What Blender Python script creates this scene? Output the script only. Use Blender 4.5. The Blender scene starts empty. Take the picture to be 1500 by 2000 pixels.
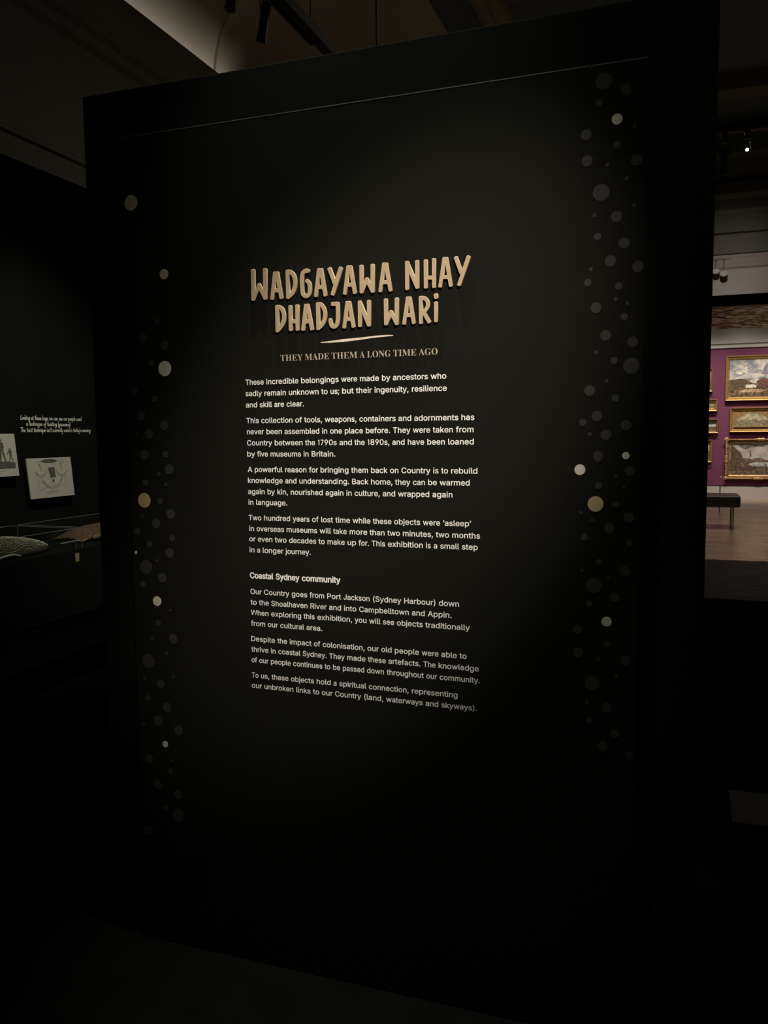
import bpy, bmesh, math, random
from mathutils import Vector, Matrix
random.seed(7)
SC = bpy.context.scene
COL = SC.collection

# ------------------------------------------------------------------ camera
# world: X runs along the text wall, Y into the depth, Z up
EYE = 1.55
def cam_axes(yaw, pitch, roll):
    y, p, r = (math.radians(a) for a in (yaw, pitch, roll))
    f = Vector((math.sin(y) * math.cos(p), math.cos(y) * math.cos(p), math.sin(p)))
    rt = Vector((math.cos(y), -math.sin(y), 0)); up = rt.cross(f)
    return math.cos(r) * rt + math.sin(r) * up, -math.sin(r) * rt + math.cos(r) * up, f
cam_d = bpy.data.cameras.new('camera'); cam = bpy.data.objects.new('camera', cam_d); COL.objects.link(cam)
RT, UP, FW = cam_axes(-19.59, -5.325, -0.52)
cam.matrix_world = Matrix(((RT.x, UP.x, -FW.x, 0), (RT.y, UP.y, -FW.y, 0), (RT.z, UP.z, -FW.z, EYE), (0, 0, 0, 1)))
cam_d.sensor_fit = 'VERTICAL'; cam_d.sensor_height = 36.0; cam_d.lens = 36.0 * 1620 / 2000
cam_d.clip_start = 0.05; cam_d.clip_end = 200
SC.camera = cam

# ------------------------------------------------------------------ world, lamps, exposure
W = bpy.data.worlds.new('world'); SC.world = W; W.use_nodes = True
W.node_tree.nodes['Background'].inputs[0].default_value = (0.95, 0.98, 0.80, 1)
W.node_tree.nodes['Background'].inputs[1].default_value = 0.010
SC.view_settings.view_transform = 'Standard'; SC.view_settings.look = 'None'
SC.view_settings.exposure = 0.0; SC.view_settings.gamma = 1.0; SC.view_settings.use_curve_mapping = False
SC.cycles.max_bounces = 6; SC.cycles.caustics_reflective = False; SC.cycles.caustics_refractive = False

def aim(o, target):
    o.rotation_euler = (Vector(target) - Vector(o.location)).to_track_quat('-Z', 'Y').to_euler()
def spot(name, loc, target, power, angle, blend, size=0.03, color=(1, 0.93, 0.84)):
    d = bpy.data.lights.new(name, 'SPOT'); d.energy = power; d.spot_size = math.radians(angle); d.spot_blend = blend
    d.shadow_soft_size = size; d.color = color
    o = bpy.data.objects.new(name, d); COL.objects.link(o); o.location = loc; aim(o, target); return o
def area(name, loc, target, power, sx, sy, color=(1, 0.95, 0.88)):
    d = bpy.data.lights.new(name, 'AREA'); d.shape = 'RECTANGLE'; d.size = sx; d.size_y = sy; d.energy = power; d.color = color
    o = bpy.data.objects.new(name, d); COL.objects.link(o); o.location = loc; aim(o, target); return o

# exhibition track spots: the frontal key on the text wall and the steep grazing spot above it
spot('key_spot', (1.0, -0.35, 4.4), (-0.735, 2.06, 1.575), 1120, 18.5, 1.0, 0.012, (1, 0.93, 0.83))
spot('key_spill', (1.0, -0.35, 4.42), (-0.85, 2.06, 1.6), 60, 44, 1.0, 0.02, (1, 0.93, 0.83))  # added wide weak spot imitating stray light around the key beam
spot('grazing_spot', (-0.90, 1.885, 4.8), (-0.78, 2.06, 1.9), 950, 31, 1.0, 0.012, (0.92, 1.0, 0.86))
# showcase wall on the left
spot('showcase_spot', (-1.7, 3.2, 4.6), (-3.95, 4.6, 1.25), 430, 40, 0.8, 0.03, (1, 0.97, 0.86))
# concealed cove strip behind the cornice ledge
cs = area('cove_strip', (-6.02, 8.6, 6.14), (-6.02, 8.6, 9), 9, 0.06, 5.6, (1, 0.88, 0.78))
cs.rotation_euler = (0, math.radians(132), 0); cs.data.spread = math.radians(78)
# picture spots and general light of the far gallery
for gx in (0.2, 1.3, 2.4):
    spot('picture_spot', (gx, 17.7, 6.0), (gx, 20.65, 1.62), 680, 43, 1.0, 0.05, (1, 0.90, 0.82))
spot('added_cornice_wash', (1.0, 18.6, 4.45), (1.0, 20.65, 5.2), 40, 75, 1.0, 0.05, (1, 0.88, 0.82))  # added uplight without a visible fixture, brightens the upper wall
area('gallery_fill', (1.6, 13.8, 6.4), (1.6, 13.8, 0.0), 140, 4.0, 2.5, (1, 0.93, 0.86))

# ------------------------------------------------------------------ materials
MATS = {}
def mat(name, col, rough=0.7, metal=0.0, var=0.0, scale=20.0, bump=0.0, spec=0.5, stretch=None, emit=None, es=1.0):
    if name in MATS: return MATS[name]
    m = bpy.data.materials.new(name); m.use_nodes = True; nt = m.node_tree; b = nt.nodes['Principled BSDF']
    b.inputs['Base Color'].default_value = (*col, 1); b.inputs['Roughness'].default_value = rough
    b.inputs['Metallic'].default_value = metal; b.inputs['Specular IOR Level'].default_value = spec
    tc = nt.nodes.new('ShaderNodeTexCoord'); mp = nt.nodes.new('ShaderNodeMapping')
    nt.links.new(tc.outputs['Object'], mp.inputs[0])
    if stretch: mp.inputs['Scale'].default_value = stretch
    nz = nt.nodes.new('ShaderNodeTexNoise'); nz.inputs['Scale'].default_value = scale; nz.inputs['Detail'].default_value = 4
    nt.links.new(mp.outputs[0], nz.inputs['Vector'])
    if var > 0:
        r = nt.nodes.new('ShaderNodeValToRGB'); r.color_ramp.elements[0].position = 0.3; r.color_ramp.elements[1].position = 0.7
        r.color_ramp.elements[0].color = (*[c * (1 - var) for c in col], 1)
        r.color_ramp.elements[1].color = (*[min(1, c * (1 + var)) for c in col], 1)
        nt.links.new(nz.outputs['Fac'], r.inputs[0]); nt.links.new(r.outputs[0], b.inputs['Base Color'])
    if bump > 0:
        bp = nt.nodes.new('ShaderNodeBump'); bp.inputs['Strength'].default_value = bump; bp.inputs['Distance'].default_value = 0.01
        nt.links.new(nz.outputs['Fac'], bp.inputs['Height']); nt.links.new(bp.outputs[0], b.inputs['Normal'])
    if emit:
        b.inputs['Emission Color'].default_value = (*emit, 1); b.inputs['Emission Strength'].default_value = es
    MATS[name] = m; return m
M_BLACK = mat('black_paint', (0.0090, 0.0092, 0.0080), 1.0, var=0.15, scale=3, spec=0.0)
M_BOARD = mat('printed_black_vinyl', (0.0105, 0.0102, 0.0080), 1.0, var=0.06, scale=2.0, spec=0.0)
M_WHITE = mat('white_print', (0.80, 0.77, 0.71), 0.7, var=0.02)
M_WOOD = mat('pale_plywood', (0.375, 0.27, 0.165), 0.6, var=0.05, scale=9, spec=0.3, stretch=(1, 1, 9))
M_TAN = mat('tan_print', (0.42, 0.34, 0.25), 0.7, var=0.02)
M_CREAM = mat('cream_print', (0.66, 0.56, 0.43), 0.7, var=0.02)
M_DOT = {'n': mat('charcoal_print', (0.030, 0.0275, 0.025), 0.8, var=0.12, scale=30, spec=0.15),
         'f': mat('dark_charcoal_print', (0.024, 0.023, 0.021), 0.8, var=0.08, scale=30, spec=0.15),
         'w': mat('ivory_print', (0.54, 0.48, 0.39), 0.7, var=0.05),
         'g': mat('ochre_print', (0.36, 0.27, 0.14), 0.7, var=0.06),
         't': mat('taupe_print', (0.36, 0.31, 0.22), 0.7, var=0.06)}
M_FLOOR = mat('dark_floor', (0.0020, 0.0020, 0.0015), 0.9, var=0.2, scale=6, spec=0.02)
M_PLASTER = mat('old_plaster', (0.46, 0.44, 0.37), 0.9, var=0.06, scale=1.2, spec=0.1)
M_PLASTER2 = mat('darker_plaster', (0.30, 0.285, 0.22), 0.9, var=0.06, scale=1.2, spec=0.1)  # evenly darker than the vault plaster
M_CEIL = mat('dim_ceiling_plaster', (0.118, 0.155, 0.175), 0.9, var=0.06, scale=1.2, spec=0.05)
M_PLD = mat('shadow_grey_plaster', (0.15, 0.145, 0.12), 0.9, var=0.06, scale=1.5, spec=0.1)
M_METAL = mat('black_metal', (0.012, 0.012, 0.012), 0.45, metal=0.0, var=0.2, scale=40)
M_STEEL = mat('brushed_steel', (0.55, 0.53, 0.50), 0.3, metal=1.0, var=0.05, scale=60)
M_GREY = mat('lit_band_grey', (0.40, 0.39, 0.33), 0.7, var=0.05)

# ------------------------------------------------------------------ helpers
def obj(name, me, m=None, parent=None, loc=None):
    o = bpy.data.objects.new(name, me); COL.objects.link(o)
    if m is not None and not me.materials: me.materials.append(m)
    if loc is not None: o.location = loc
    if parent is not None:
        o.parent = parent
        if loc is None: o.matrix_parent_inverse = Matrix.Translation(-parent.location)
    return o
def tag(o, label=None, cat=None, group=None, kind=None):
    if label: o['label'] = label
    if cat: o['category'] = cat
    if group: o['group'] = group
    if kind: o['kind'] = kind
    return o
def thing(name, loc, label, cat, group=None):
    o = bpy.data.objects.new(name, None); COL.objects.link(o); o.location = loc; o.empty_display_size = 0.1
    return tag(o, label, cat, group)
def mesh(bm, name='mesh', smooth=False):
    bmesh.ops.recalc_face_normals(bm, faces=bm.faces)
    me = bpy.data.meshes.new(name); bm.to_mesh(me); bm.free()
    if smooth:
        for p in me.polygons: p.use_smooth = True
    return me
def addbox(bm, x0, x1, y0, y1, z0, z1, bev=0.0):
    r = bmesh.ops.create_cube(bm, size=1.0)
    for v in r['verts']:
        v.co = Vector(((x0 + x1) / 2 + v.co.x * (x1 - x0), (y0 + y1) / 2 + v.co.y * (y1 - y0), (z0 + z1) / 2 + v.co.z * (z1 - z0)))
    if bev:
        es = list({e for v in r['verts'] for e in v.link_edges})
        bmesh.ops.bevel(bm, geom=es, offset=bev, segments=2, affect='EDGES', profile=0.5)
def box(name, x0, x1, y0, y1, z0, z1, m, parent=None, bev=0.0):
    bm = bmesh.new(); addbox(bm, x0, x1, y0, y1, z0, z1, bev)
    return obj(name, mesh(bm, name), m, parent)
def addcyl(bm, a, b, r, seg=16, r2=None):
    a, b = Vector(a), Vector(b); d = b - a
    q = d.to_track_quat('Z', 'Y').to_matrix().to_4x4(); q.translation = (a + b) / 2
    bmesh.ops.create_cone(bm, cap_ends=True, segments=seg, radius1=r, radius2=r if r2 is None else r2, depth=d.length, matrix=q)
def cyl(name, a, b, r, m, parent=None, seg=16, r2=None):
    bm = bmesh.new(); addcyl(bm, a, b, r, seg, r2); return obj(name, mesh(bm, name, False), m, parent)
def prism_y(name, prof, y0, y1, m, parent=None):
    # a profile in X-Z swept along Y
    bm = bmesh.new(); A = [bm.verts.new((x, y0, z)) for x, z in prof]; B = [bm.verts.new((x, y1, z)) for x, z in prof]
    n = len(prof)
    for i in range(n): bm.faces.new((A[i], A[(i + 1) % n], B[(i + 1) % n], B[i]))
    bm.faces.new(A); bm.faces.new(B[::-1]); return obj(name, mesh(bm, name), m, parent)
def prism_x(name, prof, x0, x1, m, parent=None):
    bm = bmesh.new(); A = [bm.verts.new((x0, y, z)) for y, z in prof]; B = [bm.verts.new((x1, y, z)) for y, z in prof]
    n = len(prof)
    for i in range(n): bm.faces.new((A[i], A[(i + 1) % n], B[(i + 1) % n], B[i]))
    bm.faces.new(A); bm.faces.new(B[::-1]); return obj(name, mesh(bm, name), m, parent)
def outline_mesh(loops, name='outline', extrude=0.0, bevel=0.0):
    # flat (or bevelled, extruded) filled outline; loops in metres, local XY
    c = bpy.data.curves.new(name, 'CURVE'); c.dimensions = '2D'; c.fill_mode = 'BOTH'
    c.extrude = extrude; c.bevel_depth = bevel; c.bevel_resolution = 2; c.offset = -bevel
    for lp in loops:
        s = c.splines.new('POLY'); s.points.add(len(lp) - 1); s.use_cyclic_u = True
        for p, q in zip(s.points, lp): p.co = (q[0], q[1], 0, 1)
    t = bpy.data.objects.new('tmp', c); COL.objects.link(t)
    dg = bpy.context.evaluated_depsgraph_get(); me = bpy.data.meshes.new_from_object(t.evaluated_get(dg))
    bpy.data.objects.remove(t); bpy.data.curves.remove(c); me.name = name
    me.materials.clear(); return me
RX90 = Matrix.Rotation(math.pi / 2, 4, 'X')
def front(me, y):                     # local XY outline -> plane facing the camera side at depth y
    me.transform(Matrix.Translation((0, y, 0)) @ RX90); return me
def ribbon(bm, pts, w, f):
    # flat strokes: pts in 2D, f maps (u, v) -> world
    for a, b in zip(pts[:-1], pts[1:]):
        d = Vector((b[0] - a[0], b[1] - a[1])); L = d.length
        if L < 1e-6: continue
        d /= L; n = Vector((-d.y, d.x)) * w / 2; e = d * w * 0.35
        q = [(a[0] - e.x + n.x, a[1] - e.y + n.y), (a[0] - e.x - n.x, a[1] - e.y - n.y), (b[0] + e.x - n.x, b[1] + e.y - n.y), (b[0] + e.x + n.x, b[1] + e.y + n.y)]
        k = (len(bm.faces) % 11) * 2e-5
        bm.faces.new([bm.verts.new(Vector(f(*p)) + Vector((k, 0, 0))) for p in q])

# ------------------------------------------------------------------ large structure
YW, YB = 2.067, 2.057
def struct(o): o['kind'] = 'structure'; return o
struct(box('floor', -9, 6, -3.0, 10.75, -0.1, 0.0, M_FLOOR))
# left exhibition wall, 3.35 m high
XL = -4.1
wl = struct(box('wall_left', XL - 0.15, XL, 0.5, 9.0, 0.0, 3.35, mat('matt_black_wall', (0.0055, 0.006, 0.0045), 0.9, var=0.15, scale=3, spec=0.04)))
struct(box('lit_band_left', XL, XL + 0.012, 0.5, 9.0, 0.0, 0.255, M_GREY))  # paler strip stands in for light falling on the lower wall
# the heritage hall behind it: side wall with cornices, cove, vault and ceiling
struct(box('wall_hall_side', -6.6, -6.0, -1.0, 20.7, 0.0, 5.78, M_PLASTER2))
struct(prism_y('trim_1', [(-6.0, 4.40), (-5.955, 4.405), (-5.955, 4.44), (-6.0, 4.48)], -1, 20.7, M_PLASTER2))
struct(prism_y('trim_2', [(-6.0, 5.62), (-5.93, 5.66), (-5.93, 5.76), (-5.86, 5.80), (-5.86, 5.86), (-5.80, 5.92), (-5.80, 6.16), (-5.76, 6.2), (-5.76, 6.25), (-5.90, 6.25), (-5.90, 5.95), (-6.6, 5.95), (-6.6, 5.78), (-6.0, 5.78)], -1, 20.7, M_PLASTER2))
prof = []
N = 56
for i in range(N + 1):
    a = math.pi / 2 * i / N
    prof.append((-6.45 + 2.6 * (1 - math.cos(a)) ** 1.6, 6.0 + 2.3 * math.sin(a)))
vp = [(-6.45, 5.95)] + prof + [(-3.85, 8.4), (-6.6, 8.4), (-6.6, 5.95)]
v = struct(prism_y('ceiling_vault', vp, -1, 20.7, M_PLASTER))
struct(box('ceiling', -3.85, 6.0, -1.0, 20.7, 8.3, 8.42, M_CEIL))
# transverse ribs on the vault
def rib(y0, y1, t, name):
    ps = [(x + 0.0, z) for x, z in prof]
    bm = bmesh.new(); rows = []
    for i, (x, z) in enumerate(prof):
        a = math.pi / 2 * i / N; nx, nz = math.cos(a), -math.sin(a)
        rows.append([bm.verts.new((x + nx * k, y, z + nz * k)) for y, k in ((y0, -0.01), (y0, t), (y0 + 0.05, t * 1.6), (y1 - 0.05, t * 1.6), (y1, t), (y1, -0.01))])
    for r0, r1 in zip(rows[:-1], rows[1:]):
        for a, b, c, d in zip(r0[:-1], r0[1:], r1[1:], r1[:-1]): bm.faces.new((a, b, c, d))
    return struct(obj(name, mesh(bm, name), M_PLASTER))
rib(10.92, 11.27, 0.04, 'trim_3'); rib(8.42, 8.62, 0.04, 'trim_4')
struct(prism_y('trim_5', [(-3.22, 8.3), (-3.22, 8.25), (-3.12, 8.2), (-3.0, 8.2), (-2.98, 8.25), (-2.80, 8.25), (-2.76, 8.22), (-2.72, 8.3)], -1, 20.7, M_PLASTER2))
# far end wall of the gallery: purple below, white above, then stepped cornices
YG = 20.68
M_PURPLE = mat('plum_wall_paint', (0.150, 0.046, 0.088), 0.85, var=0.05, scale=1.5, spec=0.1)
M_WALLW = mat('warm_white_wall', (0.44, 0.415, 0.38), 0.85, var=0.03, scale=1.0, spec=0.1)
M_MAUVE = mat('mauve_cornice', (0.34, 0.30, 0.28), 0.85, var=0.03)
far = struct(box('wall_far', -6.0, 6.0, YG, YG + 0.3, 0.0, 8.3, M_WALLW))
struct(box('trim_14', -6.0, 6.0, YG - 0.03, YG, 0.30, 3.44, M_PURPLE))
struct(box('trim_6', -6.0, 6.0, YG - 0.06, YG, 3.44, 3.50, M_WALLW))
struct(box('trim_7', -6.0, 6.0, YG - 0.035, YG, 3.54, 3.57, M_WALLW))
struct(box('baseboard_far', -6.0, 6.0, YG - 0.05, YG, 0.0, 0.295, mat('grey_gallery_skirting', (0.42, 0.39, 0.35), 0.6, var=0.04)))
struct(prism_x('trim_8', [(YG, 5.20), (YG - .16, 5.22), (YG - .16, 5.27), (YG - .20, 5.30), (YG - .20, 5.40), (YG - .26, 5.43), (YG - .26, 5.47), (YG, 5.47)], -6, 6, M_MAUVE))
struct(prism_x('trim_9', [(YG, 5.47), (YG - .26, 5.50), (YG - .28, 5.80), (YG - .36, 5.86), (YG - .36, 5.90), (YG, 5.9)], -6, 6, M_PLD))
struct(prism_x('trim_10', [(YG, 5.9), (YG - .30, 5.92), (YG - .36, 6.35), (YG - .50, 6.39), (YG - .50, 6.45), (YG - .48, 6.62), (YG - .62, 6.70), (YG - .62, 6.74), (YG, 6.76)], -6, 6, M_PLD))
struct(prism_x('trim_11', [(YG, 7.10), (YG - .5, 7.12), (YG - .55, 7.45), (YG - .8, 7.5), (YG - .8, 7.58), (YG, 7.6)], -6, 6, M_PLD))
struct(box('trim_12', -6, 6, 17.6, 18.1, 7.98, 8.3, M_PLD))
# gallery timber floor
def floor_wood():
    m = bpy.data.materials.new('polished_gallery_boards'); m.use_nodes = True; nt = m.node_tree; b = nt.nodes['Principled BSDF']
    tc = nt.nodes.new('ShaderNodeTexCoord'); mp = nt.nodes.new('ShaderNodeMapping'); nt.links.new(tc.outputs['Object'], mp.inputs[0])
    mp.inputs['Scale'].default_value = (0.5, 6.0, 1)
    nz = nt.nodes.new('ShaderNodeTexNoise'); nz.inputs['Scale'].default_value = 2.2; nz.inputs['Detail'].default_value = 5; nt.links.new(mp.outputs[0], nz.inputs['Vector'])
    r = nt.nodes.new('ShaderNodeValToRGB'); r.color_ramp.elements[0].position = 0.3; r.color_ramp.elements[1].position = 0.72
    r.color_ramp.elements[0].color = (0.19, 0.125, 0.07, 1); r.color_ramp.elements[1].color = (0.46, 0.335, 0.20, 1)
    nt.links.new(nz.outputs['Fac'], r.inputs[0]); nt.links.new(r.outputs[0], b.inputs['Base Color'])
    b.inputs['Roughness'].default_value = 0.24
    bp = nt.nodes.new('ShaderNodeBump'); bp.inputs['Strength'].default_value = 0.25; bp.inputs['Distance'].default_value = 0.004
    nt.links.new(nz.outputs['Fac'], bp.inputs['Height']); nt.links.new(bp.outputs[0], b.inputs['Normal']); return m
struct(box('floor_gallery', -6.0, 6.0, 10.75, YG, -0.1, 0.0, floor_wood()))
# dark portal between the two rooms: side walls, lintel, hammered soffit and floor
M_HAM = mat('hammered_dark_metal', (0.16, 0.12, 0.085), 0.16, metal=1.0, var=0.5, scale=9, bump=0.3, stretch=(1, 2.2, 1))
M_HAMF = mat('rippled_black_floor', (0.010, 0.010, 0.0095), 0.46, var=0.2, scale=5, bump=1.0, stretch=(1, 2.5, 1), spec=0.03)
PY0, PY1, PZ = 8.86, 10.73, 2.767
pt = struct(box('wall_portal', -2.2, -0.25, PY0, PY1, 0, 2.87, M_BLACK))
struct(box('wall_portal_right', 2.3, 6.0, PY0, PY1, 0, 2.87, M_BLACK))
struct(box('ceiling_portal', -0.25, 2.3, PY0, PY1, PZ, 2.87, M_BLACK))
def rippled(name, x0, x1, y0, y1, z, m, amp, seed, down):
    bm = bmesh.new(); rnd = random.Random(seed); nx, ny = 44, 64
    V = [[bm.verts.new((x0 + (x1 - x0) * i / nx, y0 + (y1 - y0) * j / ny, z + (0 if i in (0, nx) or j in (0, ny) else down * amp * rnd.random()))) for i in range(nx + 1)] for j in range(ny + 1)]
    for j in range(ny):
        for i in range(nx): bm.faces.new((V[j][i], V[j][i + 1], V[j + 1][i + 1], V[j + 1][i]))
    return obj(name, mesh(bm, name, True), m)
struct(rippled('trim_13', -0.25, 2.3, PY0 + .01, PY1 - .01, PZ - 0.002, M_HAM, 0.018, 3, -1))
struct(rippled('floor_portal', -0.25, 2.3, 8.2, 10.74, 0.003, M_HAMF, 0.012, 5, 1))

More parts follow.
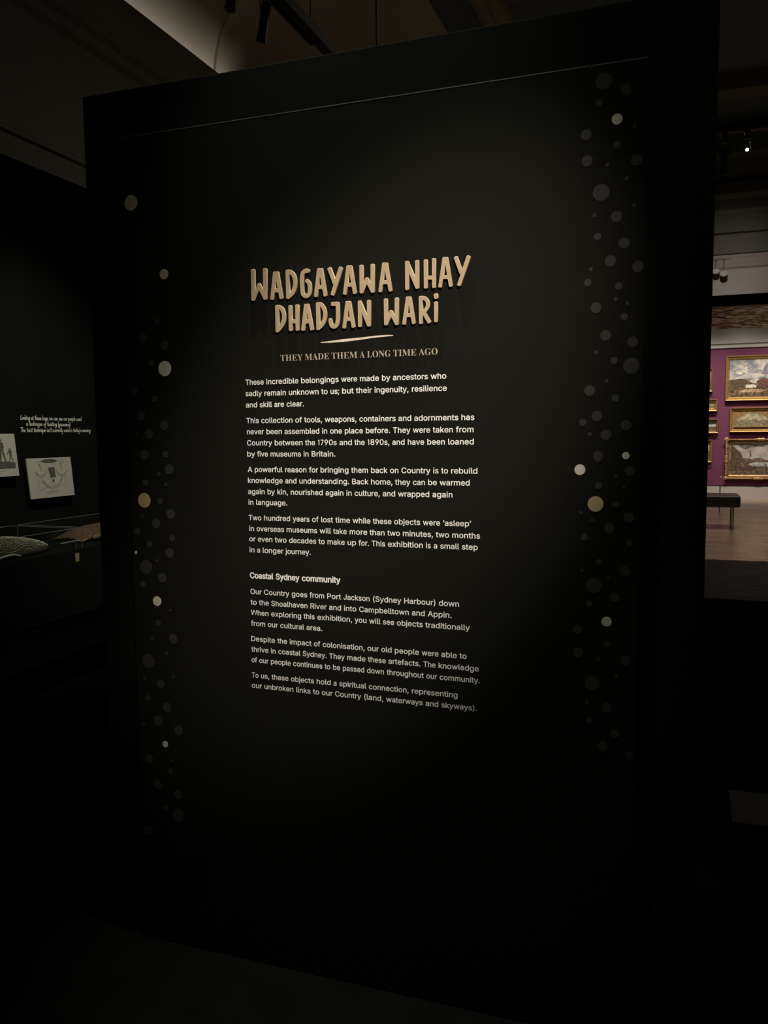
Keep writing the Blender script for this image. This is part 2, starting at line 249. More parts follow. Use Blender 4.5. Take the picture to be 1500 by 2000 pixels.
# ------------------------------------------------------------------ lettering outlines and layout (metres on the board, 0.1 mm units for outlines)
SANS = {"(":[537,[[[[159,406],[165,520],[182,639],[209,758],[244,872],[286,977],[337,1075],[488,1075],[431,947],[390,837],[357,724],[333,613],[318,506],[313,406],[317,318],[331,228],[353,135],[385,37],[426,-68],[488,-204],[337,-204],[258,-48],[204,103],[170,255]]]]],")":[537,[[[[49,-204],[112,-66],[154,41],[185,139],[207,231],[220,320],[224,406],[219,506],[204,613],[180,724],[147,837],[107,947],[49,1075],[199,1075],[251,977],[293,872],[328,758],[355,639],[372,520],[377,406],[366,253],[333,100],[278,-50],[200,-204]]]]],",":[369,[[[[55,-251],[119,155],[290,155],[178,-251]]]]],".":[369,[[[[187,-25],[147,-17],[113,6],[89,40],[81,81],[89,121],[113,156],[147,179],[187,186],[228,179],[262,156],[285,121],[293,81],[285,40],[262,6],[228,-17]]]]],"0":[891,[[[[446,-29],[337,-13],[246,35],[173,112],[120,217],[89,347],[78,499],[89,652],[121,782],[174,887],[247,965],[338,1013],[446,1029],[553,1013],[645,965],[717,887],[770,782],[802,652],[812,499],[802,347],[770,217],[718,112],[645,35],[554,-13]],[[446,113],[508,124],[560,157],[602,211],[634,287],[653,384],[660,499],[653,616],[634,713],[602,789],[560,844],[508,876],[446,887],[383,876],[331,844],[289,789],[257,713],[237,616],[231,499],[237,384],[257,287],[289,211],[331,157],[383,124]]]]],"1":[560,[[[[100,845],[255,1000],[375,1000],[375,0],[240,0],[240,850],[165,775]]]]],"7":[690,[[[[60,1000],[640,1000],[640,895],[285,0],[135,0],[480,872],[60,872]]]]],"8":[891,[[[[445,-29],[346,-20],[260,8],[188,53],[133,113],[98,184],[86,265],[93,331],[114,390],[146,443],[189,486],[240,518],[284,532],[284,515],[225,541],[169,596],[134,667],[122,748],[133,825],[165,893],[214,950],[280,993],[357,1020],[445,1029],[532,1020],[609,993],[674,950],[724,893],[756,825],[766,748],[755,667],[719,596],[665,541],[606,515],[606,532],[650,518],[700,486],[743,443],[776,390],[797,331],[804,265],[792,184],[757,112],[702,53],[629,8],[543,-20]],[[445,112],[504,118],[553,133],[593,157],[622,189],[640,227],[646,272],[639,320],[620,362],[590,397],[549,424],[500,441],[445,447],[389,441],[340,424],[299,397],[268,362],[249,320],[243,272],[249,227],[267,189],[296,157],[335,133],[385,118]],[[445,585],[491,590],[532,604],[565,627],[590,658],[606,695],[612,738],[606,781],[591,818],[567,847],[534,869],[493,883],[445,888],[397,883],[356,869],[323,847],[298,818],[282,781],[277,738],[282,695],[298,658],[323,627],[357,604],[398,590]]]]],"9":[891,[[[[444,1029],[536,1018],[618,985],[686,932],[737,861],[770,777],[780,682],[772,605],[747,524],[702,433],[633,322],[402,-16],[229,-15],[584,502],[631,502],[600,450],[576,423],[546,400],[510,382],[471,371],[428,367],[339,377],[262,407],[198,456],[149,521],[119,600],[109,691],[120,784],[153,866],[204,934],[272,986],[353,1018]],[[444,889],[394,882],[351,863],[314,833],[286,793],[268,746],[262,691],[268,636],[286,588],[314,549],[350,519],[394,501],[444,494],[495,501],[540,519],[576,548],[604,587],[622,635],[628,689],[622,744],[604,793],[576,833],[540,863],[496,882]]]]],";":[369,[[[[55,-251],[119,155],[290,155],[178,-251]]],[[[203,516],[163,524],[129,547],[105,581],[97,621],[105,662],[129,697],[163,720],[203,727],[244,720],[278,697],[302,662],[309,621],[302,581],[278,547],[244,524]]]]],"A":[943,[[[[10,-16],[385,1016],[554,1016],[933,-16],[765,-16],[550,590],[504,727],[435,956],[503,956],[433,724],[389,590],[178,-16]]],[[[200,263],[200,406],[743,406],[743,263]]]]],"B":[897,[[[[102,-16],[102,1016],[475,1016],[572,1007],[654,979],[717,934],[762,877],[789,809],[798,735],[792,673],[774,622],[746,581],[709,549],[668,526],[635,513],[635,528],[672,521],[722,496],[768,458],[805,407],[829,343],[837,268],[828,192],[800,123],[752,65],[684,21],[595,-7],[485,-16]],[[261,128],[480,128],[577,139],[638,169],[671,214],[683,269],[677,313],[660,353],[631,388],[593,414],[545,432],[487,438],[261,438]],[[261,577],[467,577],[517,582],[560,596],[595,620],[622,650],[639,688],[644,731],[634,786],[603,831],[551,862],[471,872],[261,872]]]]],"C":[1003,[[[[525,-29],[399,-13],[287,35],[194,114],[123,219],[78,349],[63,499],[78,650],[123,780],[194,885],[287,964],[399,1013],[525,1029],[602,1023],[674,1006],[740,978],[800,939],[852,889],[894,830],[925,763],[950,669],[791,669],[773,727],[752,767],[725,801],[693,829],[656,852],[615,867],[571,877],[526,880],[443,869],[369,836],[308,782],[260,708],[229,614],[219,499],[230,385],[260,291],[308,217],[370,163],[443,131],[526,120],[571,123],[615,133],[656,149],[693,171],[725,199],[752,233],[773,273],[791,331],[950,331],[926,238],[895,170],[852,112],[801,62],[741,23],[674,-6],[602,-23]]]]],"D":[987,[[[[431,-16],[173,-16],[173,128],[421,128],[530,139],[617,173],[683,226],[731,300],[759,392],[769,502],[759,611],[731,702],[684,775],[620,828],[537,861],[433,872],[167,872],[167,1016],[444,1016],[582,1000],[701,954],[796,878],[866,776],[909,650],[923,502],[909,353],[866,226],[795,123],[697,47],[575,0]]],[[[261,1016],[261,-16],[102,-16],[102,1016]]]]],"H":[1016,[[[[102,-16],[102,1016],[261,1016],[261,584],[755,584],[755,1016],[914,1016],[914,-16],[755,-16],[755,440],[261,440],[261,-16]]]]],"J":[779,[[[[364,-29],[238,-9],[137,53],[71,153],[49,285],[49,355],[208,355],[208,287],[219,210],[251,157],[300,125],[364,114],[427,125],[476,157],[507,210],[519,287],[519,1016],[677,1016],[677,285],[655,153],[589,53],[489,-9]]]]],"O":[1048,[[[[525,-29],[399,-13],[287,35],[194,114],[123,219],[78,349],[63,499],[78,650],[123,780],[194,885],[287,964],[399,1013],[525,1029],[651,1013],[762,964],[855,885],[926,780],[970,650],[985,499],[970,349],[926,219],[855,114],[762,35],[651,-13]],[[525,120],[606,131],[678,163],[740,216],[788,290],[819,385],[830,499],[819,615],[788,710],[740,784],[678,837],[606,869],[525,880],[443,869],[371,837],[309,784],[261,709],[230,614],[219,499],[230,385],[261,290],[309,216],[371,163],[443,131]]]]],"P":[874,[[[[102,-16],[102,1016],[463,1016],[571,1005],[661,972],[731,920],[780,852],[809,772],[819,683],[809,595],[780,514],[731,446],[661,393],[571,360],[463,349],[199,349],[199,492],[456,492],[525,499],[576,517],[614,546],[641,584],[656,631],[661,683],[656,736],[641,782],[614,820],[576,848],[524,866],[456,873],[261,873],[261,-16]]]]],"R":[883,[[[[102,-16],[102,1016],[464,1016],[573,1006],[662,975],[732,925],[781,859],[811,780],[821,692],[811,604],[781,526],[732,461],[661,413],[572,383],[464,373],[174,373],[174,517],[458,517],[527,523],[578,539],[616,564],[642,598],[657,641],[663,692],[657,744],[642,788],[616,823],[578,850],[526,867],[457,873],[261,873],[261,-16]]],[[[685,-16],[426,466],[605,466],[867,-16]]]]],"S":[878,[[[[440,-33],[335,-24],[244,4],[169,49],[112,109],[75,183],[56,284],[218,284],[232,221],[255,183],[289,152],[333,130],[384,117],[440,112],[502,118],[556,133],[601,158],[635,190],[656,229],[663,274],[657,312],[640,342],[612,367],[575,388],[529,406],[477,422],[356,456],[244,498],[158,557],[104,635],[86,732],[98,816],[134,889],[191,949],[264,993],[350,1020],[446,1029],[543,1020],[628,993],[699,949],[754,891],[790,822],[807,727],[652,727],[628,801],[585,847],[521,876],[442,886],[385,881],[335,866],[295,843],[266,813],[248,778],[242,738],[249,698],[269,666],[301,641],[339,620],[381,604],[422,592],[524,564],[618,533],[668,509],[715,480],[756,442],[789,396],[811,339],[819,272],[807,190],[773,116],[717,54],[642,6],[549,-23]]]]],"T":[882,[[[[47,872],[47,1016],[835,1016],[835,872],[520,872],[520,-16],[363,-16],[363,872]]]]],"W":[1349,[[[[293,-16],[12,1016],[174,1016],[336,389],[360,289],[383,187],[406,62],[353,62],[377,187],[400,290],[425,389],[590,1016],[758,1016],[923,389],[948,290],[971,187],[996,62],[941,62],[965,187],[988,289],[1012,389],[1174,1016],[1337,1016],[1054,-16],[883,-16],[708,631],[675,766],[642,949],[706,949],[674,773],[640,631],[465,-16]]]]],"a":[765,[[[[314,-33],[243,-26],[179,-5],[123,30],[80,79],[53,140],[44,212],[51,274],[71,325],[104,364],[144,393],[192,415],[243,429],[348,448],[457,461],[492,467],[513,475],[522,485],[526,502],[526,504],[522,544],[510,576],[491,600],[464,619],[429,630],[385,635],[338,631],[299,619],[268,602],[243,580],[224,557],[205,520],[58,563],[99,642],[144,692],[197,729],[257,753],[319,767],[381,771],[425,769],[473,761],[523,746],[570,722],[613,686],[648,637],[670,573],[677,495],[677,-16],[528,-16],[528,86],[544,86],[532,66],[506,37],[472,10],[429,-13],[376,-28]],[[335,105],[393,111],[440,129],[477,157],[504,191],[520,230],[526,272],[527,345],[537,351],[514,343],[458,330],[396,321],[347,315],[307,308],[270,297],[238,282],[216,263],[201,239],[196,206],[201,176],[213,151],[233,132],[261,117],[295,108]]]]],"b":[834,[[[[451,-32],[385,-26],[332,-7],[290,20],[259,51],[224,100],[236,100],[236,-16],[88,-16],[88,1016],[239,1016],[239,643],[224,643],[258,690],[289,720],[330,747],[383,765],[451,772],[543,759],[624,722],[691,662],[741,582],[773,484],[783,371],[773,258],[742,159],[692,79],[625,18],[543,-19]],[[433,108],[492,116],[540,142],[578,182],[606,235],[623,299],[629,372],[623,444],[606,508],[579,560],[541,599],[492,624],[433,632],[374,624],[326,601],[288,562],[260,511],[243,447],[237,372],[243,297],[261,232],[289,179],[327,140],[375,116]]]]],"c":[778,[[[[407,-32],[308,-19],[221,19],[150,80],[96,160],[62,257],[51,368],[62,481],[96,579],[150,660],[221,721],[308,759],[407,771],[463,768],[516,756],[564,738],[609,713],[648,681],[681,642],[707,598],[732,533],[585,496],[571,536],[558,560],[541,580],[521,598],[498,613],[471,624],[441,630],[408,633],[345,623],[295,597],[256,556],[228,502],[211,438],[205,368],[211,300],[228,237],[256,183],[295,142],[345,116],[408,107],[442,109],[472,116],[499,128],[523,142],[543,161],[560,183],[573,207],[588,249],[734,212],[710,146],[684,101],[650,62],[611,29],[566,3],[517,-16],[464,-28]]]]],"d":[834,[[[[384,-32],[292,-19],[210,18],[143,79],[93,159],[62,258],[51,371],[62,484],[93,582],[144,662],[211,722],[292,759],[384,772],[451,765],[504,747],[545,720],[577,690],[610,643],[595,643],[595,1016],[747,1016],[747,-16],[599,-16],[599,100],[611,100],[576,51],[544,20],[503,-7],[450,-26]],[[402,108],[460,116],[508,140],[546,179],[574,232],[591,297],[597,372],[591,447],[574,511],[546,562],[508,600],[460,624],[402,632],[342,624],[294,599],[256,560],[228,508],[211,444],[205,372],[211,299],[228,235],[256,182],[295,142],[343,116]]]]],"e":[794,[[[[417,-32],[312,-19],[222,19],[149,79],[95,160],[62,257],[51,367],[62,478],[94,576],[147,658],[218,720],[304,759],[403,772],[466,766],[528,750],[586,722],[639,681],[683,627],[717,560],[738,478],[745,382],[745,317],[131,317],[131,450],[695,443],[595,370],[587,464],[571,522],[544,569],[507,604],[461,626],[403,633],[345,625],[296,603],[257,568],[228,523],[210,471],[204,414],[204,350],[211,276],[231,216],[263,169],[305,134],[357,114],[418,106],[458,109],[493,119],[524,133],[550,154],[571,180],[592,226],[739,189],[708,116],[670,66],[621,25],[561,-6],[493,-25]]]]],"f":[499,[[[[464,761],[464,627],[-3,627],[-3,761]]],[[[143,-16],[143,849],[150,911],[175,964],[212,1005],[259,1034],[312,1052],[368,1057],[408,1056],[440,1051],[497,1035],[458,901],[420,912],[383,916],[341,910],[315,893],[300,865],[294,822],[294,-16]]]]],"g":[836,[[[[407,-312],[327,-306],[258,-289],[199,-263],[151,-228],[114,-188],[77,-131],[203,-60],[250,-119],[276,-141],[309,-159],[352,-171],[406,-175],[484,-165],[544,-135],[583,-85],[596,-10],[596,119],[610,119],[575,71],[544,42],[503,16],[449,-1],[383,-6],[294,5],[213,39],[146,94],[94,170],[62,264],[51,376],[62,487],[94,583],[145,663],[212,722],[293,759],[385,772],[452,765],[505,747],[547,721],[578,690],[613,643],[600,643],[600,761],[748,761],[748,-18],[737,-110],[702,-185],[647,-243],[577,-282],[496,-304]],[[403,132],[461,139],[509,161],[547,196],[575,244],[592,305],[598,379],[592,451],[575,513],[547,563],[510,601],[462,624],[403,632],[343,624],[295,600],[256,561],[228,510],[211,448],[205,379],[211,308],[228,247],[257,198],[295,162],[343,140]]]]],"h":[806,[[[[239,445],[239,-16],[88,-16],[88,1016],[239,1016],[239,549],[177,549],[230,662],[290,725],[363,760],[447,772],[522,763],[588,738],[643,696],[684,638],[709,563],[718,473],[718,-16],[566,-16],[566,461],[555,535],[525,587],[477,620],[412,631],[365,626],[324,610],[289,584],[262,548],[245,502]]]]],"i":[328,[[[[88,-16],[88,761],[239,761],[239,-16]]],[[[164,854],[127,861],[95,882],[73,913],[65,950],[73,987],[95,1018],[127,1039],[164,1046],[203,1039],[235,1018],[257,987],[264,950],[257,913],[235,882],[203,861]]]]],"j":[328,[[[[88,761],[239,761],[239,-60],[233,-126],[214,-185],[181,-233],[135,-268],[77,-289],[8,-296],[-35,-296],[-35,-155],[3,-155],[43,-148],[67,-131],[82,-101],[88,-56]]],[[[164,854],[126,861],[94,882],[72,913],[65,950],[72,987],[94,1018],[126,1039],[164,1046],[202,1039],[234,1018],[256,987],[264,950],[256,913],[234,882],[202,861]]]]],"k":[748,[[[[204,240],[200,432],[230,432],[552,761],[737,758],[368,376],[355,376]]],[[[88,-16],[88,1016],[239,1016],[239,-16]]],[[[570,-16],[270,366],[377,473],[760,-14]]]]],"l":[372,[[[[273,-21],[193,-9],[134,28],[99,88],[88,165],[88,1016],[239,1016],[239,195],[242,154],[250,132],[262,122],[288,118],[313,119],[346,125],[374,-7],[320,-17]]]]],"m":[1199,[[[[88,-16],[88,761],[236,761],[237,565],[189,565],[217,642],[248,690],[287,727],[332,754],[380,770],[431,775],[511,762],[576,721],[621,659],[653,563],[592,563],[619,638],[651,685],[692,723],[742,751],[798,769],[859,775],[924,767],[985,745],[1037,707],[1077,653],[1102,585],[1110,502],[1110,-16],[959,-16],[959,497],[948,562],[918,603],[875,626],[822,634],[780,629],[743,615],[714,592],[693,563],[679,527],[675,485],[675,-16],[523,-16],[523,509],[514,561],[486,600],[445,625],[392,634],[353,629],[317,615],[286,592],[261,561],[245,519],[239,467],[239,-16]]]]],"n":[805,[[[[239,445],[239,-16],[88,-16],[88,761],[235,761],[236,549],[177,549],[230,662],[290,725],[363,760],[447,772],[522,763],[588,738],[642,696],[684,638],[709,563],[718,473],[718,-16],[566,-16],[566,461],[555,535],[525,587],[477,620],[412,631],[365,626],[324,610],[289,584],[262,548],[245,502]]]]],"o":[816,[[[[407,-32],[308,-19],[221,19],[150,80],[96,160],[62,257],[51,368],[62,481],[96,579],[150,660],[221,721],[308,759],[407,772],[508,759],[595,721],[667,660],[721,579],[754,481],[765,368],[754,257],[721,160],[667,80],[595,19],[508,-19]],[[407,107],[471,116],[522,142],[561,183],[589,237],[606,300],[612,368],[606,438],[589,502],[561,556],[522,597],[471,623],[407,632],[345,623],[295,597],[256,556],[228,502],[211,438],[205,368],[211,300],[228,237],[256,183],[295,142],[345,116]]]]],"p":[834,[[[[88,-296],[88,761],[236,761],[236,643],[224,643],[258,690],[289,720],[330,747],[383,765],[451,772],[543,759],[624,722],[691,662],[741,582],[773,484],[783,371],[773,258],[742,159],[692,79],[625,18],[543,-19],[451,-32],[385,-26],[332,-7],[291,20],[259,51],[224,100],[239,100],[239,-296]],[[433,108],[492,116],[540,142],[578,182],[606,235],[623,299],[629,372],[623,444],[606,508],[579,560],[541,599],[492,624],[433,632],[374,624],[326,601],[288,562],[260,511],[243,447],[237,372],[243,297],[261,232],[289,179],[327,140],[375,116]]]]],"r":[509,[[[[88,-16],[88,761],[235,761],[235,647],[218,647],[243,692],[291,735],[351,763],[418,772],[451,771],[494,769],[494,615],[450,622],[407,624],[361,619],[320,604],[286,581],[261,549],[245,511],[239,465],[239,-16]]]]],"s":[717,[[[[358,-32],[282,-26],[215,-8],[157,22],[109,64],[75,118],[50,197],[194,227],[220,165],[253,132],[299,112],[356,105],[422,113],[471,136],[501,167],[511,203],[505,231],[488,255],[458,275],[413,290],[289,319],[198,351],[130,398],[90,461],[76,538],[86,604],[115,661],[161,708],[220,743],[290,764],[368,771],[442,765],[505,747],[558,717],[600,677],[631,629],[658,558],[518,527],[494,576],[467,608],[426,630],[368,638],[312,631],[267,610],[239,580],[230,545],[236,514],[254,490],[289,470],[342,453],[455,427],[547,395],[614,348],[654,286],[667,210],[657,142],[627,83],[580,35],[517,-2],[442,-24]]]]],"t":[447,[[[[416,761],[416,627],[-3,627],[-3,761]]],[[[112,942],[263,942],[263,193],[268,154],[279,131],[300,119],[335,114],[362,116],[409,123],[438,-9],[379,-21],[330,-24],[240,-11],[170,30],[126,96],[112,181]]]]],"u":[806,[[[[359,-26],[284,-18],[218,7],[163,49],[122,108],[96,183],[88,272],[88,761],[239,761],[239,284],[250,211],[281,158],[329,126],[394,115],[440,120],[482,136],[516,162],[543,198],[560,244],[566,301],[566,761],[718,761],[718,-16],[570,-16],[570,196],[629,196],[575,83],[515,20],[441,-14]]]]],"v":[765,[[[[309,-16],[11,761],[177,761],[340,310],[363,242],[383,175],[425,25],[341,25],[384,175],[403,242],[425,310],[588,761],[753,761],[456,-16]]]]],"w":[1115,[[[[259,-16],[23,761],[183,761],[278,424],[318,272],[364,65],[305,65],[349,268],[390,424],[483,761],[634,761],[726,424],[765,270],[810,65],[749,65],[796,270],[837,424],[932,761],[1092,761],[856,-16],[712,-16],[612,333],[583,438],[556,547],[524,679],[591,679],[559,548],[531,438],[502,333],[402,-16]]]]],"x":[744,[[[[13,-15],[346,459],[345,306],[29,760],[205,761],[303,609],[366,506],[435,389],[318,389],[384,506],[412,556],[445,609],[545,761],[719,760],[401,301],[401,451],[731,-15],[555,-16],[440,159],[379,259],[312,373],[429,373],[364,260],[337,211],[304,159],[188,-16]]]]],"y":[765,[[[[74,-284],[109,-151],[143,-156],[174,-161],[201,-159],[224,-151],[244,-134],[264,-107],[281,-64],[303,-3],[11,761],[177,761],[340,310],[363,242],[382,175],[425,25],[340,25],[383,175],[425,310],[589,761],[753,761],[416,-120],[390,-175],[359,-221],[323,-256],[280,-281],[233,-296],[180,-301],[124,-297]]]]],"\u2018":[348,[[[[81,610],[193,1016],[315,1016],[251,610]]]]],"\u2019":[348,[[[[83,610],[147,1016],[317,1016],[205,610]]]]]}
SERIF = {"A":[959,[[[[-6,13],[-6,29],[25,34],[61,57],[91,97],[120,158],[462,1010],[484,1009],[832,185],[864,116],[892,67],[927,37],[960,29],[960,13],[516,13],[516,29],[600,43],[636,98],[629,134],[611,183],[564,304],[218,304],[160,159],[153,131],[150,103],[182,45],[270,27],[267,27],[267,13]],[[230,339],[551,339],[388,727]]]]],"D":[1088,[[[[57,13],[57,27],[106,34],[148,55],[169,98],[175,163],[175,822],[168,897],[143,946],[98,969],[46,975],[46,987],[486,987],[716,955],[881,860],[955,765],[1000,645],[1015,500],[994,324],[933,188],[831,91],[688,33],[501,13]],[[489,40],[620,69],[713,157],[766,302],[783,503],[765,702],[711,847],[619,935],[490,965],[439,959],[406,939],[391,901],[387,846],[387,157],[391,103],[406,65],[439,46]]]]],"E":[971,[[[[44,13],[44,25],[100,31],[147,55],[171,102],[178,170],[178,810],[171,892],[147,944],[101,969],[49,975],[49,987],[863,987],[863,715],[852,715],[821,825],[755,903],[652,945],[509,959],[467,957],[435,953],[411,942],[396,921],[390,891],[388,853],[388,527],[426,527],[515,540],[579,581],[620,653],[643,745],[655,745],[655,273],[643,273],[633,342],[611,404],[579,450],[534,480],[477,496],[408,501],[388,501],[388,147],[394,98],[413,66],[450,52],[506,47],[607,53],[692,72],[764,106],[824,155],[873,223],[911,301],[928,301],[873,13]]]]],"G":[1115,[[[[588,-9],[442,7],[317,54],[214,130],[138,232],[90,357],[74,503],[90,644],[138,766],[213,868],[313,944],[431,993],[565,1009],[681,996],[807,955],[829,947],[851,944],[879,949],[900,963],[917,986],[928,1009],[947,1009],[947,689],[931,689],[897,766],[850,840],[793,901],[729,947],[660,977],[586,987],[463,956],[375,862],[324,710],[307,500],[326,293],[384,141],[478,46],[604,15],[680,23],[730,50],[757,95],[765,155],[765,281],[758,343],[732,384],[682,405],[618,412],[618,422],[1086,422],[1086,411],[1035,406],[993,384],[972,343],[966,282],[966,73],[782,12]]]]],"H":[1149,[[[[47,13],[47,27],[102,35],[147,60],[170,107],[177,176],[177,833],[170,896],[146,940],[102,965],[49,974],[49,987],[518,987],[518,975],[481,970],[443,961],[415,944],[398,917],[389,880],[387,832],[387,537],[764,537],[764,832],[761,880],[754,917],[736,944],[709,961],[671,970],[633,975],[633,987],[1100,987],[1100,974],[1045,965],[1002,941],[980,897],[974,833],[974,176],[980,110],[1002,63],[1046,36],[1100,27],[1100,13],[633,13],[633,27],[687,34],[732,57],[757,104],[764,176],[764,498],[387,498],[387,176],[393,107],[416,60],[461,35],[518,27],[518,13]]]]],"I":[572,[[[[43,13],[43,27],[97,38],[143,61],[170,102],[178,164],[178,850],[171,910],[148,949],[101,968],[43,975],[43,987],[524,987],[524,975],[468,968],[421,949],[396,910],[388,850],[388,169],[391,127],[399,92],[417,65],[446,45],[486,33],[527,27],[527,13]]]]],"L":[937,[[[[47,13],[47,27],[102,35],[147,60],[170,107],[177,176],[177,833],[170,898],[146,943],[102,967],[49,975],[49,987],[535,987],[535,976],[495,974],[453,965],[421,948],[400,920],[390,882],[387,832],[387,181],[388,135],[394,99],[409,72],[434,56],[468,49],[513,47],[613,54],[696,75],[765,111],[822,166],[870,240],[907,326],[923,326],[871,13]]]]],"M":[1392,[[[[44,13],[44,27],[98,35],[145,59],[170,105],[178,173],[178,840],[176,884],[167,919],[149,944],[121,961],[83,971],[46,975],[46,987],[397,987],[696,286],[995,987],[1342,987],[1342,974],[1291,964],[1247,939],[1224,894],[1217,831],[1217,187],[1220,131],[1228,89],[1245,58],[1272,39],[1307,29],[1341,26],[1341,13],[882,13],[882,27],[918,32],[956,43],[983,62],[1001,92],[1009,132],[1012,183],[1004,902],[624,13],[602,13],[226,880],[218,175],[227,102],[253,55],[302,32],[359,26],[359,13]]]]],"N":[1084,[[[[891,-10],[226,793],[221,172],[228,104],[250,58],[296,34],[353,27],[353,13],[53,13],[53,26],[88,29],[124,39],[152,57],[169,86],[177,124],[180,172],[180,857],[117,933],[87,963],[53,973],[53,987],[337,987],[867,345],[872,829],[869,877],[860,914],[843,942],[815,960],[778,970],[740,975],[740,987],[1040,987],[1040,975],[985,967],[941,942],[920,896],[913,828],[913,-10]]]]],"O":[1153,[[[[572,-10],[470,-1],[375,28],[290,75],[217,136],[156,211],[111,298],[83,396],[74,500],[83,604],[111,701],[156,788],[217,863],[292,925],[379,972],[476,1001],[583,1010],[685,1001],[780,972],[864,927],[937,866],[998,792],[1043,704],[1072,607],[1081,500],[1072,396],[1043,298],[997,211],[936,136],[861,75],[774,28],[678,-1]],[[581,13],[699,44],[782,138],[831,290],[847,500],[829,708],[775,860],[687,955],[571,987],[453,956],[370,862],[321,710],[305,500],[323,293],[378,141],[466,45]]]]],"T":[929,[[[[215,13],[215,27],[273,33],[322,58],[347,106],[355,176],[355,965],[326,965],[218,948],[134,895],[77,811],[53,711],[37,711],[37,987],[888,987],[888,709],[875,709],[850,813],[792,897],[705,948],[591,965],[565,965],[565,176],[573,104],[597,56],[646,32],[707,26],[707,13]]]]],"Y":[935,[[[[236,13],[236,27],[291,35],[336,60],[359,107],[366,176],[366,396],[113,856],[75,918],[39,954],[5,968],[-16,973],[-16,987],[441,987],[441,975],[429,975],[391,972],[359,961],[337,942],[329,915],[334,887],[348,854],[545,469],[743,797],[770,850],[779,897],[746,957],[656,975],[661,975],[661,987],[951,987],[951,972],[923,964],[890,942],[860,910],[830,867],[575,451],[575,176],[582,107],[605,60],[650,35],[707,27],[707,13]]]]]}
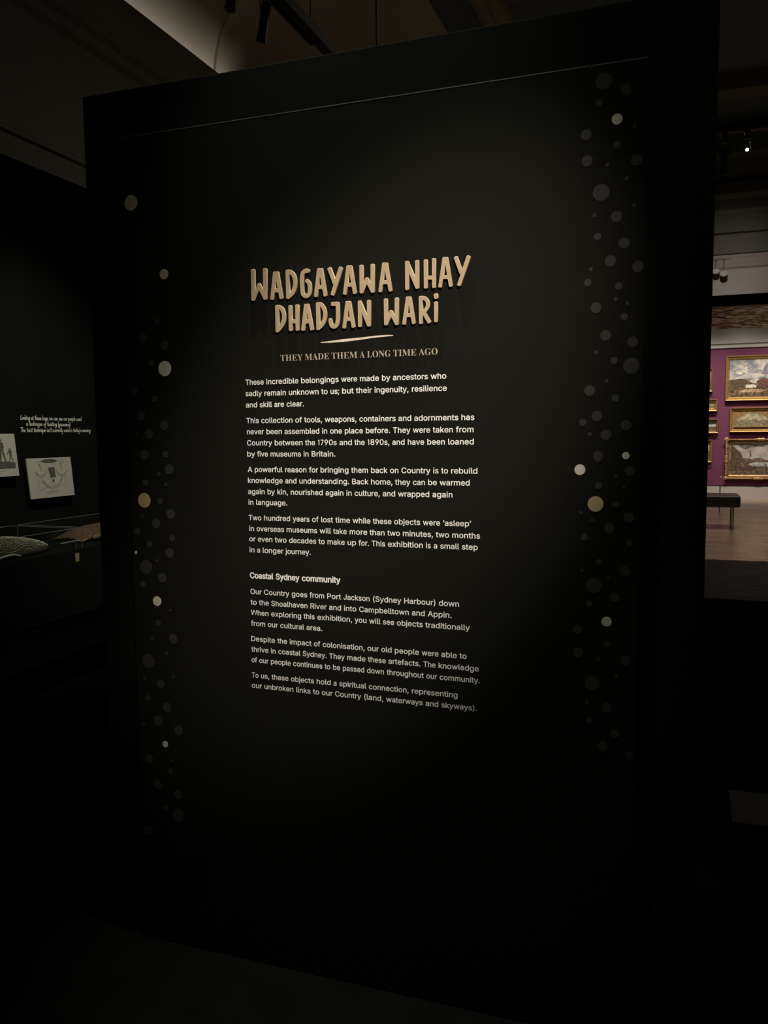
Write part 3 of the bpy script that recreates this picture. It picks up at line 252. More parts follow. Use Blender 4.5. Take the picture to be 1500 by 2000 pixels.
WORDS = [[0,"These",-1.136,14.5],[0,"incredible",-1.0717,15.4],[0,"belongings",-0.9671,15.6],[0,"were",-0.8494,14.4],[0,"made",-0.7969,15.3],[0,"by",-0.7355,15.2],[0,"ancestors",-0.7048,15.1],[0,"who",-0.6025,15.4],[1,"sadly",-1.1365,14.9],[1,"remain",-1.0787,15.4],[1,"unknown",-1.0045,15.4],[1,"to",-0.9072,15.2],[1,"us;",-0.8815,14.4],[1,"but",-0.8482,16.5],[1,"their",-0.8074,15.6],[1,"ingenuity,",-0.7561,15.2],[1,"resilience",-0.6541,15.3],[2,"and",-1.1364,15.3],[2,"skill",-1.0932,15.1],[2,"are",-1.0487,14.9],[2,"clear.",-1.0115,15.0],[3,"This",-1.1359,14.6],[3,"collection",-1.0898,15.4],[3,"of",-0.9863,16.1],[3,"tools,",-0.9588,15.2],[3,"weapons,",-0.8985,14.9],[3,"containers",-0.7995,15.2],[3,"and",-0.6905,15.3],[3,"adornments",-0.6474,15.4],[3,"has",-0.523,15.6],[4,"never",-1.1358,14.8],[4,"been",-1.075,15.3],[4,"assembled",-1.0192,15.0],[4,"in",-0.9077,15.3],[4,"one",-0.8839,14.8],[4,"place",-0.8418,15.1],[4,"before.",-0.782,15.1],[4,"They",-0.706,15.1],[4,"were",-0.6507,14.7],[4,"taken",-0.5971,15.3],[4,"from",-0.5363,15.7],[5,"Country",-1.1358,15.3],[5,"between",-1.0506,15.6],[5,"the",-0.9573,14.8],[5,"1790s",-0.9208,15.2],[5,"and",-0.8573,15.6],[5,"the",-0.8135,14.6],[5,"1890s,",-0.7773,14.6],[5,"and",-0.708,14.9],[5,"have",-0.6658,14.8],[5,"been",-0.6132,15.3],[5,"loaned",-0.5577,15.8],[6,"by",-1.1366,16.4],[6,"five",-1.1041,14.2],[6,"museums",-1.0639,15.1],[6,"in",-0.9634,15.0],[6,"Britain.",-0.9401,16.3],[7,"A",-1.1349,15.7],[7,"powerful",-1.1138,15.1],[7,"reason",-1.0207,15.2],[7,"for",-0.9473,14.7],[7,"bringing",-0.9143,15.9],[7,"them",-0.8238,15.1],[7,"back",-0.7683,15.1],[7,"on",-0.7147,15.4],[7,"Country",-0.6835,15.5],[7,"is",-0.5973,15.2],[7,"to",-0.5751,14.9],[7,"rebuild",-0.55,15.9],[8,"knowledge",-1.136,15.4],[8,"and",-1.0202,15.0],[8,"understanding.",-0.978,15.4],[8,"Back",-0.823,15.1],[8,"home,",-0.7687,15.6],[8,"they",-0.7004,15.0],[8,"can",-0.6519,14.6],[8,"be",-0.6115,15.7],[8,"warmed",-0.5796,15.5],[9,"again",-1.1358,15.3],[9,"by",-1.0758,15.0],[9,"kin,",-1.0454,15.3],[9,"nourished",-1.0046,15.3],[9,"again",-0.9001,15.5],[9,"in",-0.8395,15.4],[9,"culture,",-0.8156,15.0],[9,"and",-0.7359,15.3],[9,"wrapped",-0.6928,15.3],[9,"again",-0.5993,15.8],[10,"in",-1.136,15.7],[10,"language.",-1.1119,15.5],[11,"Two",-1.1361,14.6],[11,"hundred",-1.0886,15.4],[11,"years",-0.9991,14.5],[11,"of",-0.9414,15.5],[11,"lost",-0.9146,15.5],[11,"time",-0.8717,15.7],[11,"while",-0.8218,15.2],[11,"these",-0.7637,14.9],[11,"objects",-0.7045,15.5],[11,"were",-0.6249,14.6],[11,"\u2018asleep\u2019",-0.5718,15.3],[12,"in",-1.1356,15.3],[12,"overseas",-1.1119,14.7],[12,"museums",-1.0194,15.1],[12,"will",-0.919,15.6],[12,"take",-0.8787,14.7],[12,"more",-0.8318,15.8],[12,"than",-0.7732,15.5],[12,"two",-0.723,14.9],[12,"minutes,",-0.6812,15.5],[12,"two",-0.59,15.2],[12,"months",-0.5475,15.7],[13,"or",-1.1361,15.7],[13,"even",-1.1088,15.0],[13,"two",-1.0553,15.5],[13,"decades",-1.0119,15.1],[13,"to",-0.9224,15.1],[13,"make",-0.897,15.0],[13,"up",-0.8382,16.3],[13,"for.",-0.8052,14.0],[13,"This",-0.7681,14.4],[13,"exhibition",-0.7225,15.8],[13,"is",-0.6177,14.1],[13,"a",-0.5966,15.0],[13,"small",-0.5788,14.9],[13,"step",-0.5213,15.4],[14,"in",-1.1363,16.0],[14,"a",-1.1117,14.0],[14,"longer",-1.0948,15.9],[14,"journey.",-1.0229,15.0],[15,"Coastal",-1.1363,15.1],[15,"Sydney",-1.055,15.0],[15,"community",-0.9751,16.2],[16,"Our",-1.1367,15.6],[16,"Country",-1.0934,15.5],[16,"goes",-1.0073,15.5],[16,"from",-0.952,14.9],[16,"Port",-0.9009,16.2],[16,"Jackson",-0.8515,14.3],[16,"(Sydney",-0.7677,15.3],[16,"Harbour)",-0.6791,15.5],[16,"down",-0.5831,15.8],[17,"to",-1.136,16.2],[17,"the",-1.1091,15.4],[17,"Shoalhaven",-1.0713,15.0],[17,"River",-0.9517,15.4],[17,"and",-0.8948,15.6],[17,"into",-0.851,15.8],[17,"Campbelltown",-0.8067,15.3],[17,"and",-0.6571,15.6],[17,"Appin.",-0.6131,16.1],[18,"When",-1.1362,15.3],[18,"exploring",-1.0723,15.7],[18,"this",-0.9714,15.0],[18,"exhibition,",-0.9305,15.9],[18,"you",-0.8194,14.9],[18,"will",-0.7775,14.9],[18,"see",-0.7386,14.4],[18,"objects",-0.6991,15.6],[18,"traditionally",-0.6194,15.9],[19,"from",-1.1363,15.3],[19,"our",-1.0838,15.5],[19,"cultural",-1.0445,15.3],[19,"area.",-0.964,15.4],[20,"Despite",-1.1384,15.9],[20,"the",-1.054,15.2],[20,"impact",-1.0165,15.6],[20,"of",-0.9422,15.3],[20,"colonisation,",-0.9158,15.4],[20,"our",-0.7838,15.8],[20,"old",-0.7438,15.4],[20,"people",-0.7063,15.7],[20,"were",-0.6301,14.7],[20,"able",-0.5767,15.7],[20,"to",-0.527,15.5],[21,"thrive",-1.137,15.0],[21,"in",-1.076,15.0],[21,"coastal",-1.0526,14.9],[21,"Sydney.",-0.9768,14.2],[21,"They",-0.8965,14.4],[21,"made",-0.8437,15.4],[21,"these",-0.782,14.6],[21,"artefacts.",-0.7238,15.0],[21,"The",-0.6259,14.0],[21,"knowledge",-0.5849,15.4],[22,"of",-1.1381,14.1],[22,"our",-1.1132,14.0],[22,"people",-1.077,14.4],[22,"continues",-1.0069,14.4],[22,"to",-0.9099,13.8],[22,"be",-0.8861,14.1],[22,"passed",-0.8569,13.9],[22,"down",-0.7857,14.2],[22,"throughout",-0.7285,14.7],[22,"our",-0.6179,14.1],[22,"community.",-0.5816,14.6],[23,"To",-1.1384,13.4],[23,"us,",-1.1094,15.1],[23,"these",-1.0745,15.0],[23,"objects",-1.0147,15.3],[23,"hold",-0.9364,15.9],[23,"a",-0.885,14.4],[23,"spiritual",-0.8677,15.7],[23,"connection,",-0.781,15.3],[23,"representing",-0.6591,15.7],[24,"our",-1.1389,15.6],[24,"unbroken",-1.0993,15.3],[24,"links",-0.9994,15.4],[24,"to",-0.9472,16.0],[24,"our",-0.9207,15.7],[24,"Country",-0.8809,15.2],[24,"(land,",-0.7966,16.0],[24,"waterways",-0.7312,14.9],[24,"and",-0.6203,15.4],[24,"skyways).",-0.5769,15.0]]
LINE_Z = [1.6905,1.6597,1.6285,1.5851,1.5544,1.5236,1.4929,1.4498,1.4192,1.3883,1.3582,1.3148,1.2842,1.2548,1.2237,1.1499,1.1047,1.0741,1.0442,1.0131,0.9686,0.9379,0.9071,0.8626,0.8325]
SUB = [["THEY",-1.027,16.8],["MADE",-0.9542,16.3],["THEM",-0.8765,16.8],["A",-0.796,15.2],["LONG",-0.7754,15.4],["TIME",-0.7033,16.5],["AGO",-0.6337,15.9]]
SUBZ = 1.7514
DOTS = [[-0.1832,2.3578,0.0186,"f"],[-0.1337,2.3325,0.012,"f"],[-0.1936,2.3109,0.008,"f"],[-0.1524,2.2701,0.0121,"w"],[-0.2219,2.2437,0.0124,"n"],[-0.1133,2.2492,0.0041,"n"],[-0.1514,2.213,0.0082,"n"],[-0.219,2.1844,0.0124,"n"],[-0.1076,2.174,0.0129,"n"],[-0.1725,2.1707,0.0042,"n"],[-0.1289,2.1349,0.0045,"n"],[-0.2121,2.3934,0.0039,"f"],[-0.1858,2.1093,0.0191,"n"],[-0.2004,2.059,0.0044,"n"],[-0.1114,2.073,0.0042,"n"],[-0.1501,2.0515,0.0125,"n"],[-0.1927,2.0098,0.0083,"n"],[-0.1325,1.9897,0.0124,"n"],[-0.1624,1.9514,0.0127,"n"],[-0.1003,1.934,0.0127,"n"],[-0.2069,1.9355,0.0044,"n"],[-0.2135,1.9051,0.0085,"n"],[-0.1427,1.8922,0.0085,"n"],[-0.1489,1.862,0.0043,"n"],[-0.1226,1.8512,0.0043,"n"],[-0.1939,1.8455,0.0126,"n"],[-0.129,1.8209,0.0083,"n"],[-0.1708,1.7795,0.0123,"n"],[-0.1089,1.7617,0.0123,"n"],[-0.1924,1.7408,0.0044,"n"],[-0.1506,1.7205,0.0082,"n"],[-0.1107,1.7064,0.0187,"n"],[-0.1669,1.6723,0.0043,"n"],[-0.206,1.6509,0.0125,"n"],[-0.1458,1.6317,0.0085,"n"],[-0.1882,1.5904,0.0123,"n"],[-0.221,1.5756,0.0083,"n"],[-0.1204,1.5676,0.0122,"n"],[-0.2043,1.547,0.0043,"n"],[-0.1667,1.5449,0.0123,"n"],[-0.1835,1.4938,0.0125,"n"],[-0.1197,1.4953,0.0086,"w"],[-0.2264,1.4611,0.0129,"w"],[-0.1101,1.4583,0.0121,"n"],[-0.1421,1.4464,0.0041,"n"],[-0.1821,1.4232,0.0084,"n"],[-0.1223,1.4195,0.004,"n"],[-0.1882,1.3784,0.0187,"g"],[-0.1405,1.3779,0.008,"n"],[-0.2226,1.357,0.004,"n"],[-0.1102,1.3466,0.012,"n"],[-0.1961,1.3392,0.0041,"n"],[-0.1549,1.3204,0.0122,"n"],[-0.2141,1.2968,0.0084,"n"],[-0.1087,1.2851,0.0079,"n"],[-0.1776,1.2371,0.0078,"n"],[-0.2186,1.2141,0.004,"n"],[-0.1179,1.2168,0.012,"n"],[-0.1899,1.1778,0.0183,"n"],[-0.1556,1.1965,0.0036,"n"],[-0.1397,1.1517,0.0115,"n"],[-0.1998,1.1322,0.0076,"n"],[-0.1578,1.0906,0.0121,"w"],[-0.2278,1.0665,0.0115,"n"],[-0.156,1.0343,0.0078,"n"],[-0.2244,1.0082,0.0125,"n"],[-0.1767,0.9946,0.0046,"n"],[-0.1123,0.9959,0.0121,"n"],[-0.133,0.9569,0.0046,"n"],[-0.1896,0.9332,0.0179,"n"],[-0.2016,0.8829,0.0052,"n"],[-0.1535,0.8751,0.012,"n"],[-0.1961,0.8369,0.0069,"n"],[-0.1623,0.7757,0.0129,"n"],[-0.1337,0.8101,0.0102,"n"],[-0.0989,0.7598,0.0101,"n"],[-1.4893,2.2146,0.0216,"t"],[-1.387,2.0085,0.0142,"t"],[-1.395,1.7441,0.0216,"w"],[-1.3931,1.8092,0.0135,"n"],[-1.4165,1.8786,0.0082,"f"],[-1.4652,1.8324,0.0142,"f"],[-1.44,1.7615,0.0092,"n"],[-1.503,1.6815,0.0132,"n"],[-1.4336,1.6582,0.0094,"n"],[-1.4817,1.6108,0.014,"n"],[-1.4039,1.5831,0.0141,"n"],[-1.4568,1.5579,0.0141,"n"],[-1.5002,1.5604,0.0049,"n"],[-1.4757,1.4979,0.0149,"n"],[-1.4022,1.4993,0.0096,"n"],[-1.3916,1.4558,0.0144,"n"],[-1.4274,1.4422,0.0048,"n"],[-1.4738,1.4157,0.0098,"n"],[-1.4046,1.4116,0.0048,"n"],[-1.4805,1.364,0.0216,"g"],[-1.4258,1.3632,0.0097,"n"],[-1.3916,1.3261,0.0144,"n"],[-1.4897,1.318,0.0049,"n"],[-1.4428,1.296,0.014,"n"],[-1.3891,1.255,0.0094,"n"],[-1.4687,1.2343,0.0095,"n"],[-1.3999,1.211,0.0142,"n"],[-1.4447,1.1866,0.0045,"n"],[-1.4831,1.1656,0.0211,"n"],[-1.4269,1.1361,0.0144,"n"],[-1.4959,1.1124,0.0096,"n"],[-1.4482,1.065,0.0145,"w"],[-1.4035,1.0406,0.0045,"n"],[-1.4473,0.9994,0.009,"n"],[-1.4709,0.9512,0.0046,"n"],[-1.3969,0.9546,0.0144,"n"],[-1.4224,0.9097,0.005,"n"],[-1.4864,0.8808,0.0214,"n"],[-1.5036,0.8233,0.0041,"n"],[-1.4013,0.8388,0.004,"n"],[-1.4457,0.8137,0.0136,"n"],[-1.4943,0.7662,0.0087,"n"],[-1.4259,0.7431,0.0146,"n"],[-1.4595,0.698,0.0148,"n"],[-1.5112,0.6811,0.0052,"n"],[-1.3885,0.6772,0.0145,"n"],[-1.4369,0.629,0.0096,"w"],[-1.4967,0.5743,0.0139,"n"],[-1.4137,0.5816,0.0043,"n"],[-1.4205,0.5463,0.0091,"n"],[-1.4691,0.4975,0.0137,"n"],[-1.3983,0.4766,0.0134,"n"],[-1.4446,0.4275,0.0088,"n"],[-1.3997,0.411,0.0195,"n"],[-1.5084,0.3476,0.0146,"n"],[-1.5093,1.2702,0.0108,"n"],[-1.5164,1.2076,0.0047,"w"]]
